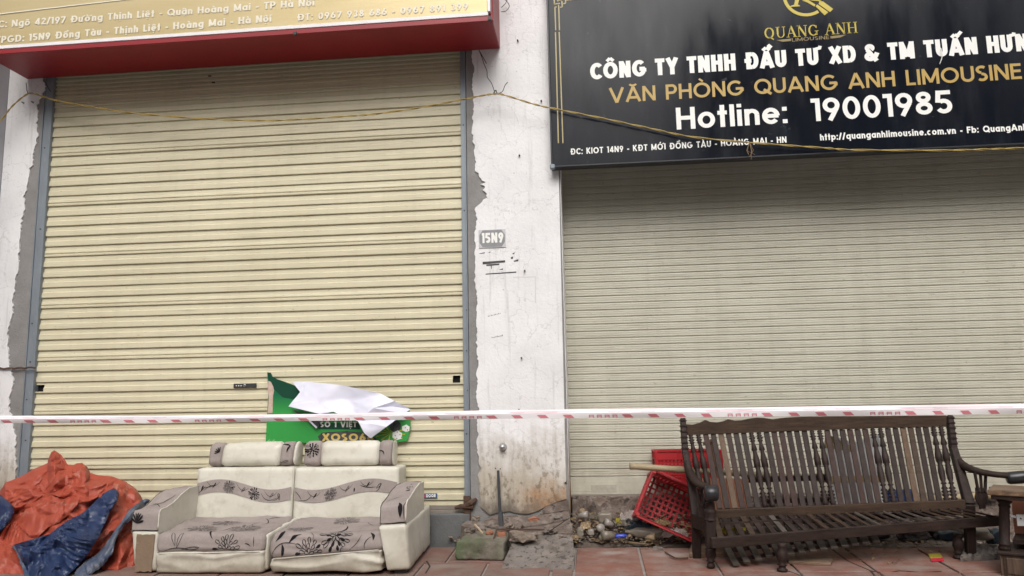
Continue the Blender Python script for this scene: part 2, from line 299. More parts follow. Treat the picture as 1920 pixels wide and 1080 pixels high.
# ------------------------------------------------------------------ mesh + object helpers
ORG = {}
def tag(o, label=None, cat=None, group=None, kind=None):
    if label: o['label'] = label
    if cat: o['category'] = cat
    if group: o['group'] = group
    if kind: o['kind'] = kind
    return o
def thing(name, label, cat, loc, group=None):
    o = bpy.data.objects.new(name, None); COL.objects.link(o); o.location = loc; ORG[o.name] = V(loc); o.empty_display_size = 0.1
    return tag(o, label, cat, group)
class MB:
    def __init__(s): s.v = []; s.f = []
    def add(s, vs, fs):
        b = len(s.v); s.v += [V(v) for v in vs]; s.f += [tuple(i+b for i in f) for f in fs]; return s
    def box(s, a, b, M=None):
        a, b = V(a), V(b); vs = [V((x, y, z)) for x in (a.x, b.x) for y in (a.y, b.y) for z in (a.z, b.z)]
        if M: vs = [M @ v for v in vs]
        return s.add(vs, [(0, 1, 3, 2), (4, 6, 7, 5), (0, 4, 5, 1), (2, 3, 7, 6), (0, 2, 6, 4), (1, 5, 7, 3)])
    def hexa(s, c):  # c: 4 front corners (bl, br, tr, tl), 4 back corners
        return s.add(c, [(0, 1, 2, 3), (5, 4, 7, 6), (4, 0, 3, 7), (1, 5, 6, 2), (3, 2, 6, 7), (4, 5, 1, 0)])
    def bar(s, p, q, w, h, up=V((0, 0, 1)), w2=None, h2=None):
        p, q = V(p), V(q); d = (q-p).normalized(); sx = d.cross(up)
        if sx.length < 1e-4: sx = V((1, 0, 0))
        sx.normalize(); sz = sx.cross(d); w2 = w if w2 is None else w2; h2 = h if h2 is None else h2
        c = []
        for o, ww, hh in ((p, w, h), (q, w2, h2)):
            c += [o-sx*ww/2-sz*hh/2, o+sx*ww/2-sz*hh/2, o+sx*ww/2+sz*hh/2, o-sx*ww/2+sz*hh/2]
        return s.add(c, [(3, 2, 1, 0), (4, 5, 6, 7), (0, 1, 5, 4), (1, 2, 6, 5), (2, 3, 7, 6), (3, 0, 4, 7)])
    def tube(s, pts, r, n=6, cap=True):
        pts = [V(p) for p in pts]; rs = r if isinstance(r, (list, tuple)) else [r]*len(pts)
        b = len(s.v); up = V((0.13, 0.31, 0.94)).normalized()
        for i, p in enumerate(pts):
            d = (pts[min(i+1, len(pts)-1)] - pts[max(i-1, 0)]).normalized()
            a = d.cross(up)
            if a.length < 1e-3: a = d.cross(V((1, 0, 0)))
            a.normalize(); c = d.cross(a)
            for k in range(n):
                t = 2*pi*k/n; s.v.append(p + (a*cos(t)+c*sin(t))*rs[i])
        for i in range(len(pts)-1):
            for k in range(n):
                s.f.append((b+i*n+k, b+i*n+(k+1) % n, b+(i+1)*n+(k+1) % n, b+(i+1)*n+k))
        if cap:
            s.f.append(tuple(b+k for k in reversed(range(n)))); s.f.append(tuple(b+(len(pts)-1)*n+k for k in range(n)))
        return s
    def lathe(s, p, q, prof, n=12):  # prof: list (t 0..1 along p->q, radius)
        p, q = V(p), V(q); return s.tube([p+(q-p)*t for t, r in prof], [max(r, 1e-4) for t, r in prof], n)
    def prism(s, pts, dirv):  # planar polygon extruded
        n = len(pts); a = [V(p) for p in pts]; b = [p+V(dirv) for p in a]
        return s.add(a+b, [tuple(range(n)), tuple(reversed(range(n, 2*n)))] + [((i+1) % n, i, i+n, (i+1) % n+n) for i in range(n)])
    def build(s, name, m, parent=None, smooth=False, bevel=0, seg=1, label=None, mats=None, weld=False):
        o_ = ORG[parent.name] if parent else V((0, 0, 0))
        me = bpy.data.meshes.new(name); me.from_pydata([v-o_ for v in s.v], [], s.f); me.update()
        bm = bmesh.new(); bm.from_mesh(me)
        if weld: bmesh.ops.remove_doubles(bm, verts=bm.verts, dist=1e-5)
        if bevel:
            bmesh.ops.bevel(bm, geom=list(bm.edges), offset=bevel, segments=seg, affect='EDGES', clamp_overlap=True)
        bmesh.ops.recalc_face_normals(bm, faces=bm.faces)
        for f in bm.faces: f.smooth = smooth
        bm.to_mesh(me); bm.free()
        me.materials.append(MATS[m])
        return link(name, me, parent, label)
def link(name, me, parent=None, label=None):
    o = bpy.data.objects.new(name, me); COL.objects.link(o)
    if parent: o.parent = parent; ORG[o.name] = ORG[parent.name]
    else: ORG[o.name] = V((0, 0, 0))
    if label: o['label'] = label
    return o
def solo(mb, name, m, label, cat, group=None, **kw):
    """one-mesh thing: origin at its base centre"""
    lo = V([min(v[i] for v in mb.v) for i in range(3)]); hi = V([max(v[i] for v in mb.v) for i in range(3)])
    c = V(((lo.x+hi.x)/2, (lo.y+hi.y)/2, lo.z)); mb.v = [v-c for v in mb.v]
    o = mb.build(name, m, **kw); o.location = c; ORG[o.name] = c
    return tag(o, label, cat, group)
def sharp(o, ang=35):
    me = o.data
    try: me.set_sharp_from_angle(angle=radians(ang))
    except Exception: pass
def grid(nu, nv, fn):
    vs = [fn(i/nu, j/nv) for j in range(nv+1) for i in range(nu+1)]
    fs = [(j*(nu+1)+i, j*(nu+1)+i+1, (j+1)*(nu+1)+i+1, (j+1)*(nu+1)+i) for j in range(nv) for i in range(nu)]
    return vs, fs
def nz(p, s, seed=0.0): return noise.noise(V(p)*s + V((seed, seed*1.7, -seed)))
def fbm(p, s, seed=0.0): return noise.fractal(V(p)*s + V((seed, seed*1.7, -seed)), 0.7, 2.1, 4)
def rock(mb, c, sz, seed, n=3, rough=0.25, flat=None):
    bm = bmesh.new(); bmesh.ops.create_icosphere(bm, subdivisions=n, radius=1.0)
    for v in bm.verts:
        p = v.co.copy(); q = V((max(-.72, min(.72, p.x)), max(-.72, min(.72, p.y)), max(-.65, min(.65, p.z))))
        q += p.normalized()*(fbm(p, 1.3, seed)*rough)
        v.co = V((q.x*sz[0], q.y*sz[1], q.z*sz[2]))
    bm.verts.index_update()
    mb.add([V(c)+v.co for v in bm.verts], [tuple(v.index for v in f.verts) for f in bm.faces]); bm.free(); return mb

class RBox:
    """rounded, slightly lumpy box spanned by 8 corners; its map() also carries prints onto its skin"""
    def __init__(s, fr, bk, r, disp=None):
        s.fr = [V(p) for p in fr]; s.bk = [V(p) for p in bk]; s.r = r; s.disp = disp
        s.L = V((((s.fr[1]-s.fr[0]).length+(s.fr[2]-s.fr[3]).length)/2, ((s.bk[0]-s.fr[0]).length+(s.bk[2]-s.fr[2]).length)/2,
                 ((s.fr[3]-s.fr[0]).length+(s.fr[2]-s.fr[1]).length)/2))
        s.ax = ((s.fr[1]-s.fr[0]).normalized(), (s.bk[0]-s.fr[0]).normalized(), (s.fr[3]-s.fr[0]).normalized())
    def tri(s, x, y, z):
        def bil(c): return (c[0]*(1-x)+c[1]*x)*(1-z) + (c[3]*(1-x)+c[2]*x)*z
        return bil(s.fr)*(1-y)+bil(s.bk)*y
    def map(s, p, off=0.0):
        L = s.L; q = V((p[0]*L.x, p[1]*L.y, p[2]*L.z)); r = s.r
        R = r if isinstance(r, (tuple, list)) else (r, r, r)
        cl = V([min(max(q[i], min(R[i], L[i]/2)), L[i]-min(R[i], L[i]/2)) for i in range(3)])
        d = V([(q[i]-cl[i])/max(min(R[i], L[i]/2), 1e-5) for i in range(3)])
        n = d.normalized() if d.length > 1e-6 else V((0, -1, 0))
        q = cl + V([n[i]*min(R[i], L[i]/2) for i in range(3)])
        w = s.tri(q.x/L.x, q.y/L.y, q.z/L.z)
        nw = (s.ax[0]*n.x + s.ax[1]*n.y + s.ax[2]*n.z).normalized()
        k = s.disp(w, nw, p) if s.disp else 0
        return w + nw*(k+off)
    def mb(s, n=(14, 10, 8)):
        m = MB(); a, b, c = n
        for fn, nu, nv in ((lambda u, v: (u, 0, v), a, c), (lambda u, v: (1-u, 1, v), a, c), (lambda u, v: (0, 1-u, v), b, c), (lambda u, v: (1, u, v), b, c), (lambda u, v: (u, v, 1), a, b), (lambda u, v: (u, 1-v, 0), a, b)):
            vs, fs = grid(nu, nv, lambda u, v: s.map(fn(u, v))); m.add(vs, fs)
        return m
def soft(amp=0.006, sc=9, seed=0.0):
    return lambda w, n, p: amp*fbm(w, sc, seed)
# prints: flat motifs drawn in metres (a, b), laid on a skin by fn(a, b)
def stroke(mb, pts, w, fn, taper=True):
    n = len(pts); vs = []
    for i, p in enumerate(pts):
        a = V(pts[max(i-1, 0)]); b = V(pts[min(i+1, n-1)]); d = (b-a); d = d/max(d.length, 1e-6); nn = V((-d.y, d.x))
        t = i/(n-1); ww = w*(max(0.15, sin(pi*min(max(t, .04), .96)))**0.6 if taper else 1)
        vs += [fn(*(V(p)+nn*ww/2)), fn(*(V(p)-nn*ww/2))]
    mb.add(vs, [(2*i, 2*i+1, 2*i+3, 2*i+2) for i in range(n-1)])
def bez(p0, p1, p2, n=8):
    return [V(p0)*(1-t)**2+V(p1)*2*t*(1-t)+V(p2)*t*t for t in [i/n for i in range(n+1)]]
def petal(mb, c, ang, l0, l1, wd, fn, fill=False, lw=0.0022, sq=1.0):
    d = V((cos(ang), sin(ang)*sq)); nn = V((-sin(ang), cos(ang)*sq)); c = V(c)
    a = c+d*l0; b = c+d*l1; m1 = c+d*(l0+(l1-l0)*.78)
    if fill:
        L = bez(a, m1+nn*wd, b, 5); Rr = bez(a, m1-nn*wd, b, 5)
        mb.add([fn(*p) for p in L]+[fn(*p) for p in Rr], [(i, i+1, 6+i+1, 6+i) for i in range(5)])
    else:
        stroke(mb, bez(a, m1+nn*wd, b, 5), lw, fn); stroke(mb, bez(a, m1-nn*wd, b, 5), lw, fn)
def flower(mb, c, R, fn, rnd, fill=0.35, half=False, sq=0.8):
    for k, (rr0, rr1, n) in enumerate(((0.0, .38, 5), (.28, .7, 9), (.55, 1.0, 13))):
        for i in range(n):
            a = 2*pi*(i+rnd.random()*.5)/n
            if half and sin(a) < -0.15: continue
            petal(mb, c, a, R*rr0, R*rr1*rnd.uniform(.9, 1.1), R*0.20, fn, rnd.random() < fill, max(R*0.055, .0028), sq)
def leaf(mb, a, b, wd, fn, bend=0.3):
    a, b = V(a), V(b); d = b-a; nn = V((-d.y, d.x)); m1 = a+d*.5
    L = bez(a, m1+nn*(bend+wd), b, 8); Rr = bez(a, m1+nn*(bend-wd), b, 8)
    mb.add([fn(*p) for p in L]+[fn(*p) for p in Rr], [(i, i+1, 9+i+1, 9+i) for i in range(8)])

# ------------------------------------------------------------------ lettering: a stroke alphabet drawn here, cap height 1
import unicodedata
def _arc(cx, cy, rx, ry, a0, a1, n=None):
    n = n or max(6, int(abs(a1-a0)/15)); return [V((cx+rx*cos(radians(a0+(a1-a0)*i/n)), cy+ry*sin(radians(a0+(a1-a0)*i/n)))) for i in range(n+1)]
def glyph(c, t, W=1.0):
    """strokes (centre lines) of one base letter; t stroke width in cap heights, W squeezes the width"""
    h = t/2; X = 0.74
    def L(*p): return [V(q) for q in p]
    def up(w): return w*W
    S = []; w = up(.72)
    if c in 'OQ0': 
        w = up(.95) if c != '0' else up(.66); S = [_arc(w/2, .5, w/2-h, .5-h, 0, 360, 28)]
        if c == 'Q': S += [L((w*.55, .30), (w*.98, -.02))]
    elif c == 'C': w = up(.86); S = [_arc(w*.52, .5, w*.52-h, .5-h, 42, 318, 24)]; w *= .88
    elif c == 'G': w = up(.92); S = [_arc(w*.5, .5, w*.5-h, .5-h, 45, 345, 24), L((w*.52, .46), (w-h*.6, .46)), L((w-h, .5), (w-h, .28))]
    elif c in 'DĐ': 
        x0 = 0 if c == 'D' else up(.1); w = up(.78)+x0
        S = [L((x0+h, 0), (x0+h, 1)), L((x0+h, 1-h), (x0+(w-x0)*.5, 1-h)), L((x0+h, h), (x0+(w-x0)*.5, h)), _arc(x0+(w-x0)*.5, .5, (w-x0)*.5-h, .5-h, 90, -90, 14)]
        if c == 'Đ': S += [L((0, .5), (x0+up(.34), .5))]
    elif c in 'Aʌ': w = up(.86); S = [L((h*.7, 0), (w/2, 1)), L((w-h*.7, 0), (w/2, 1)), L((w*.22, .28), (w*.78, .28))]
    elif c == 'V': w = up(.84); S = [L((h*.7, 1), (w/2, 0)), L((w-h*.7, 1), (w/2, 0))]
    elif c == 'N': w = up(.74); S = [L((h, 0), (h, 1)), L((w-h, 0), (w-h, 1)), L((h*1.1, 1-h*.4), (w-h*1.1, h*.4))]
    elif c == 'M': w = up(.9); S = [L((h, 0), (h, 1)), L((w-h, 0), (w-h, 1)), L((h, 1-h*.5), (w/2, .12)), L((w-h, 1-h*.5), (w/2, .12))]
    elif c == 'H': w = up(.72); S = [L((h, 0), (h, 1)), L((w-h, 0), (w-h, 1)), L((h, .52), (w-h, .52))]
    elif c == 'T': w = up(.62); S = [L((w/2, 0), (w/2, 1)), L((0, 1-h), (w, 1-h))]
    elif c == 'Y': w = up(.76); S = [L((w/2, 0), (w/2, .48)), L((h*.7, 1), (w/2, .44)), L((w-h*.7, 1), (w/2, .44))]
    elif c == 'X': w = up(.76); S = [L((h*.7, 0), (w-h*.7, 1)), L((h*.7, 1), (w-h*.7, 0))]
    elif c == 'U': w = up(.70); S = [L((h, .98), (h, .34)) and L((h, 1), (h, .34)), L((w-h, 1), (w-h, .34)), _arc(w/2, .35, w/2-h, .35-h, 180, 360, 14)]
    elif c == 'P': w = up(.64); S = [L((h, 0), (h, 1)), L((h, 1-h), (w-.27*W, 1-h)), L((h, .44), (w-.27*W, .44)), _arc(w-.28*W, (1.44-h)/2, .28*W-h, (.56-h)/2, 90, -90, 10)]
    elif c == 'S': w = up(.60); S = [_arc(w/2, .735, w/2-h, .265-h, 40, 265, 14), _arc(w/2, .27, w/2-h, .27-h+.005, 95, -140, 14)]
    elif c == 'E': w = up(.56); S = [L((h, 0), (h, 1)), L((h, 1-h), (w, 1-h)), L((h, .52), (w*.95, .52)), L((h, h), (w, h))]
    elif c == 'F': w = up(.54); S = [L((h, 0), (h, 1)), L((h, 1-h), (w, 1-h)), L((h, .52), (w*.92, .52))]
    elif c == 'L': w = up(.50); S = [L((h, 0), (h, 1)), L((h, h), (w, h))]
    elif c == 'K': w = up(.70); S = [L((h, 0), (h, 1)), L((h, .38), (w-h*.9, 1)), L((w*.38, .55), (w-h*.8, 0))]
    elif c == 'I': w = t; S = [L((h, 0), (h, 1))]
    elif c == 'R': w = up(.68); S = [L((h, 0), (h, 1)), L((h, 1-h), (w-.3*W, 1-h)), L((h, .44), (w-.3*W, .44)), _arc(w-.3*W, (1.44-h)/2, .27*W-h, (.56-h)/2, 90, -90, 10), L((w*.5, .44), (w-h, 0))]
    elif c == '&': w = up(.82); S = [_arc(w*.38, .77, .21*W-h*.4, .23-h, -60, 240, 14), _arc(w*.38, .27, .36*W-h, .27-h, 75, 350, 16), L((w*.2, .66), (w-h, 0)), L((w*.72, .22), (w-h*.5, .48))]
    elif c == '1': w = up(.34); S = [L((w-h, 0), (w-h, 1)), L((0, 1-h), (w-h, 1-h))]
    elif c == '2': w = up(.60); S = [_arc(w/2, .71, w/2-h, .29-h, 165, -25, 12), L((w-h*1.6, .58), (h*.8, h)), L((0, h), (w, h))]
    elif c == '3': w = up(.60); S = [_arc(w/2, .75, w/2-h*1.2, .25-h, 150, -90, 12), _arc(w/2, .27, w/2-h, .27-h, 90, -150, 12)]
    elif c == '4': w = up(.66); S = [L((w*.72, 0), (w*.72, 1)), L((w*.70, 1-h*.5), (h*.7, .26)), L((h*.4, .24), (w, .24))]
    elif c == '5': w = up(.62); S = [_arc(w*.5, .32, w/2-h, .32-h, 125, -150, 16), L((w*.16, .48), (w*.24, 1)), L((w*.2, 1-h), (w*.94, 1-h))]
    elif c == '6': w = up(.64); S = [_arc(w/2, .33, w/2-h, .33-h, 0, 360, 18), L((h*1.3, .46), (w*.62, 1))]
    elif c == '9': w = up(.64); S = [_arc(w/2, .67, w/2-h, .33-h, 0, 360, 18), L((w-h*1.3, .54), (w*.38, 0))]
    elif c == '7': w = up(.60); S = [L((0, 1-h), (w, 1-h)), L((w-h*.7, 1-h), (w*.3, 0))]
    elif c == '8': w = up(.62); S = [_arc(w/2, .75, w/2-h*1.4, .25-h, 0, 360, 16), _arc(w/2, .28, w/2-h, .28-h, 0, 360, 16)]
    elif c in 'oeca': 
        w = up(.66) if c != 'c' else up(.6); r = w/2-h; ry = X/2-h
        if c == 'o': S = [_arc(w/2, X/2, r, ry, 0, 360, 22)]
        if c == 'c': S = [_arc(w*.52, X/2, r, ry, 50, 310, 16)]
        if c == 'e': S = [_arc(w/2, X/2, r, ry, 0, 320, 20), L((h, X/2), (w-h*.5, X/2))]
        if c == 'a': w = up(.64); S = [_arc(w/2, X/2, w/2-h, ry, 0, 360, 20), L((w-h, 0), (w-h, X))]
    elif c in 'bdpqg':
        w = up(.66); S = [_arc(w/2, X/2, w/2-h, X/2-h, 0, 360, 20)]
        S += {'b': [L((h, 0), (h, 1))], 'd': [L((w-h, 0), (w-h, 1))], 'p': [L((h, -.28), (h, X))], 'q': [L((w-h, -.28), (w-h, X))], 'g': [L((w-h, -.08), (w-h, X)), _arc(w/2, -.06, w/2-h, .22-h, 0, -150, 10)]}[c]
    elif c in 'nh': w = up(.56); S = [L((h, 0), (h, X if c == 'n' else 1)), L((w-h, 0), (w-h, X-w*.5)), _arc(w/2, X-w/2, w/2-h, w/2-h, 0, 180, 12)]
    elif c == 'm': 
        w = up(.9); q = w/4+h*.5; S = [L((h, 0), (h, X)), L((w/2, 0), (w/2, X-q)), L((w-h, 0), (w-h, X-q)), _arc((h+w/2)/2, X-q, (w/2-h)/2, q-h, 0, 180, 10), _arc((w-h+w/2)/2, X-q, (w/2-h)/2, q-h, 0, 180, 10)]
    elif c == 'u': w = up(.56); S = [L((h, X), (h, w*.5)), L((w-h, X), (w-h, 0)), _arc(w/2, w/2, w/2-h, w/2-h, 180, 360, 12)]
    elif c == 'i': w = t; S = [L((h, 0), (h, X)), L((h, 1-t*.9), (h, 1))]
    elif c == 'l': w = t; S = [L((h, 0), (h, 1))]
    elif c == 't': w = up(.36); S = [L((w/2, 0), (w/2, 1)), L((0, X-h), (w, X-h))]
    elif c == 'f': w = up(.36); S = [L((w*.45, 0), (w*.45, .8)), _arc(w*.9, .8, w*.45, .2-h, 180, 90, 6), L((0, X-h), (w, X-h))]
    elif c == 'r': w = up(.36); S = [L((h, 0), (h, X)), _arc(w*.85, X*.55, w*.85-h, X*.45-h, 180, 90, 8)]
    elif c == 's': w = up(.48); S = [_arc(w/2, X*.73, w/2-h, X*.27-h*.9, 40, 265, 12), _arc(w/2, X*.28, w/2-h, X*.28-h*.9, 95, -140, 12)]
    elif c == 'v': w = up(.58); S = [L((h*.7, X), (w/2, 0)), L((w-h*.7, X), (w/2, 0))]
    elif c == 'y': w = up(.58); S = [L((h*.7, X), (w/2, 0)), L((w-h*.7, X), (w*.3, -.28))]
    elif c == 'x': w = up(.58); S = [L((h*.7, X), (w-h*.7, 0)), L((w-h*.7, X), (h*.7, 0))]
    elif c == ':': w = t; S = [L((h, 0), (h, t)), L((h, X-t), (h, X))]
    elif c == '.': w = t; S = [L((h, 0), (h, t))]
    elif c == '-': w = up(.34); S = [L((0, .38), (w, .38))]
    elif c == '/': w = up(.42); S = [L((h*.5, -.05), (w-h*.5, 1.05))]
    elif c == ' ': w = up(.38)
    else: S = [L((h, 0), (h, 1))]
    return w, S
def accents(marks, w, t, lower, W):
    a = t*.75; h = a/2; top = (0.78 if lower else 1.05); S = []; cx = w/2; ts = []
    for m_ in marks:
        if m_ == '\u0302': S += [[V((cx-.22*W, top)), V((cx, top+.17))], [V((cx+.22*W, top)), V((cx, top+.17))]]
        if m_ == '\u0306': S += [_arc(cx, top+.17, .2*W, .14, 200, 340, 8)]
        if m_ == '\u031b': S += [[V((w-t*.4, .78 if lower else .93)), V((w+.12*W, .80 if lower else .97)), V((w+.16*W, (.80 if lower else .97)+.13))]]
    stacked = any(m_ in '\u0302\u0306' for m_ in marks)
    tx_ = cx+(.26*W if stacked else 0); ty_ = top+(.12 if stacked else 0)
    for m_ in marks:
        if m_ == '\u0300': S += [[V((tx_-.13*W, ty_+.2)), V((tx_+.08*W, ty_+.02))]]
        if m_ == '\u0301': S += [[V((tx_-.06*W, ty_+.02)), V((tx_+.14*W, ty_+.2))]]
        if m_ == '\u0303': S += [[V((cx-.2*W, top+.05)), V((cx-.08*W, top+.13)), V((cx+.08*W, top+.06)), V((cx+.2*W, top+.14))]]
        if m_ == '\u0323': S += [[V((cx, -.10-a)), V((cx, -.10))]]
    return S, a
def lay(body, t, W, gap):
    """lays a line out from x = 0: list of (char, x, width, strokes, accent strokes, accent width)"""
    x = 0; out = []
    for ch in body:
        nf = unicodedata.normalize('NFD', ch); b = nf[0]; w, S = glyph(b, t, W); A_, a = accents(nf[1:], w, t, b.islower(), W)
        out.append((ch, x, w, S, A_, a)); x += w+gap+(0.10*W if '\u031b' in nf else 0)
    return out
def ribbon(mb, pts, t, mp, lvl):
    n = len(pts); closed = n > 6 and (pts[0]-pts[-1]).length < 1e-4; vs = []
    for i, p in enumerate(pts):
        if closed and i == n-1: break
        a = pts[i-1] if i > 0 else (pts[-2] if closed else pts[0]); b = pts[(i+1) % (n-1)] if closed else pts[min(i+1, n-1)]
        d = b-a; d = d/max(d.length, 1e-6); nn = V((-d.y, d.x)); k = t/2
        if 0 < i < n-1 and not closed:
            d1 = (pts[i]-pts[i-1]).normalized(); k = t/2/max(.5, abs(d1.dot(d)))
        vs += [mp(p+nn*k, lvl), mp(p-nn*k, lvl)]
    m_ = len(vs)//2
    mb.add(vs, [(2*i, 2*i+1, (2*i+3) % (2*m_), (2*i+2) % (2*m_)) for i in range(m_ if closed else m_-1)])
def lettering(body, m, parent, pl, pr, ytop, Y, t=0.16, W=1.0, gap=0.14, skip='', until=None, split=True, name='letter', step=0.00012):
    """pl/pr: sight points of the baseline at the left of the first letter after skip and at the right of until"""
    A = P(pl[0], pl[1], Y); B = P(pr[0], pr[1], Y); T = P(pl[0], ytop, Y)
    G_ = lay(body, t, W, gap); x0 = G_[len(skip)][1]; e = G_[len(until or body)-1]; x1 = e[1]+e[2]
    sx = (B.x-A.x)/(x1-x0); sz = T.z-A.z; zs = (B.z-A.z)/(x1-x0)
    whole = MB()
    for ch, x, w, S, A_, a in G_:
        if ch == ' ': continue
        mb = MB() if split else whole; lv = 0
        for s_, tt in [(q, t) for q in S]+[(q, a) for q in A_]:
            ribbon(mb, s_, tt, lambda p, l: V((A.x+(x+p.x-x0)*sx, Y-l*step, A.z+(x-x0)*zs+p.y*sz)), lv); lv += 1
        if split: mb.build(name, m, parent)
    if not split: o = whole.build('lettering', m, parent); o['kind'] = 'stuff'
def flatpoly(mb, pts, Y, th=0.002):
    q = [P(x, y, Y) for x, y in pts]; mb.prism(q, (0, -th, 0)); return mb

#@@ SETTING
# ================================================================== setting
o = MB().add([(-80, -80, -0.26), (90, -80, -0.26), (90, -2.4, -0.26), (-80, -2.4, -0.26)], [(0, 1, 2, 3)]).build('road', 'road_concrete'); o['kind'] = 'structure'
# pavement: mortar bed, gently rising to the shop fronts, with a kerb
bed = MB(); 
bed.add([(-40, -2.4, gz(-2.4)-0.012), (50, -2.4, gz(-2.4)-0.012), (50, 2.0, gz(2.0)-0.012), (-40, 2.0, gz(2.0)-0.012),
         (-40, -2.4, -0.3), (50, -2.4, -0.3), (50, 2.0, -0.3), (-40, 2.0, -0.3)], [(0, 1, 2, 3), (4, 5, 1, 0), (7, 6, 5, 4), (1, 5, 6, 2), (0, 3, 7, 4)])
pave = bed.build('pavement', 'mortar'); pave['kind'] = 'structure'
kerb = MB().box((-40, -2.56, -0.29), (50, -2.405, gz(-2.4)+0.004)).build('kerb', 'slab_grey', bevel=0.012); kerb['kind'] = 'structure'
rt = random.Random(3)
def tile(x0, x1, y0, y1, m):
    dz = rt.uniform(-0.002, 0.003); g = 0.0075+rt.uniform(0, 0.002)
    vs = []
    for z0 in (-0.02, 0.0):
        for x, y in ((x0+g, y0+g), (x1-g, y0+g), (x1-g, y1-g), (x0+g, y1-g)): vs.append((x, y, gz(y)+z0+dz))
    mb = MB().add(vs, [(0, 1, 2, 3), (4, 5, 6, 7), (0, 1, 5, 4), (1, 2, 6, 5), (2, 3, 7, 6), (3, 0, 4, 7)])
    mb.build('paving_tile', m, pave, bevel=0.003)
TY = G(1200, 1071).y
tx = G(1205, 1060).x
k = -1
while tx+0.437*k < 8.3:
    x0 = tx+0.437*k
    for r_ in (0, 1, 2): tile(max(x0, G(1077, 1060).x), x0+0.437, TY-0.437*r_, TY+(0.60 if r_ == 0 else 0.437-0.437*r_) if r_ == 0 else TY-0.437*(r_-1), 'clay_tile')
    k += 1
# left field, smaller square, faded, offset rows
LY = G(700, 1054).y; lx = G(910, 1066).x
xe = G(1077, 1060).x
k = -14
while lx+0.40*k < xe-0.02:
    x0 = lx+0.40*k; x1 = min(x0+0.40, xe)
    for r_ in range(0, 3): tile(x0, x1, LY-0.40*(r_+1), LY-0.40*r_, 'clay_tile_faded' if r_ < 1 or x0 < 3.3 else 'clay_tile')
    if x0 < 3.45: tile(x0+0.13, x0+0.53, LY, -0.075, 'clay_tile_faded')
    k += 1

# the facade of the building: piers, lintel, neighbours; opening depth 0.25
SHX0, SHX1 = 0.0, 3.2517
PX0, PX1 = P(891, 500, -0.05).x, P(1056, 512, -0.05).x
LPX = -0.372
bld = thing('shop_building', 'pale rendered shop front of two bays carrying the roller shutters and signs', 'building', (2, 0.3, 0))
MB().box((PX0-0.055, -0.038, 0.02), (PX1-0.004, 0.6, 4.9)).build('pillar', 'cement', bld, bevel=0.004, label='broad whitewashed pillar between the two shutters, stained brown at the foot')
MB().box((LPX, -0.038, -0.02), (-0.072, 0.6, 4.9)).build('pillar', 'cement', bld, bevel=0.004, label='narrow pillar left of the cream shutter with peeling white paint')
MB().box((7.6, -0.038, -0.02), (8.2, 0.6, 4.9)).build('pillar', 'white_plaster', bld, bevel=0.004)
MB().box((-0.072, 0.03, 3.7), (PX0-0.055, 0.6, 4.9)).build('lintel', 'white_plaster', bld)
MB().box((PX1-0.004, 0.34, 2.95), (7.6, 0.6, 4.9)).build('lintel', 'white_plaster', bld)
def ragged(a, b, n, amp, seed, axis):
    out = []
    for i in range(n+1):
        t = i/n; p = V(a)*(1-t)+V(b)*t
        k = amp*(fbm(p, 7, seed)+0.6*nz(p, 40, seed)); p[axis] += k; out.append(p)
    return out
YP = -0.038
# plaster skin on the broad pillar: ragged left edge and ragged foot
foot_px = [(905, 960), (918, 965), (932, 961), (955, 958), (970, 962), (990, 963), (1008, 958), (1022, 950), (1040, 942), (1062, 935)]
foot = [P(x, y, YP) for x, y in foot_px]; foot = [V((p.x, YP, p.z)) for p in foot]
left = ragged((PX0+0.004, YP, foot[0].z+.03), (PX0+0.0, YP, 4.85), 320, 0.016, 3.0, 0)
for p in left:
    d = abs(p.z-P(905, 355, YP).z)
    if d < 0.14: p.x += (0.080+.05*fbm(p, 18, 6.0)+.02*nz(p, 60))*(1-(d/0.14)**2)
    p.x += .006*nz(p, 90, 1.0)
    if p.z < 0.6: p.x += 0.05*(0.6-p.z)
poly = foot[1:] + [V((PX1, YP, 4.85))] + list(reversed(left))
MB().prism(poly, (0, -0.012, 0)).build('plaster_skin', 'white_plaster', bld)
MB().box((PX1-.0039, -0.0375, .2), (PX1-.0005, 0.33, 4.85)).build('plaster_return', 'white_plaster', bld)
# plaster skin on the narrow pillar: ragged right edge
re_px = [(36, 1000), (30, 870), (32, 830), (20, 760), (26, 720), (14, 640), (28, 560), (34, 500), (42, 420), (50, 360), (62, 300), (70, 250), (72, 200), (80, 170), (80, 150)]
re_ = [P(x, y, YP) for x, y in re_px]; re_ = [V((p.x, YP, p.z)) for p in re_]
rr = []
for i in range(len(re_)-1): rr += [q+V((.009*nz(q, 80, 2.0), 0, 0)) for q in ragged(re_[i], re_[i+1], 24, 0.020, 9.0, 0)[:-1]]
rr += [V((rr[-1].x, YP, 4.85))]
MB().prism([V((LPX+0.002, YP, rr[0].z))]+rr+[V((LPX+0.002, YP, 4.85))], (0, -0.010, 0)).build('plaster_skin', 'white_plaster', bld)
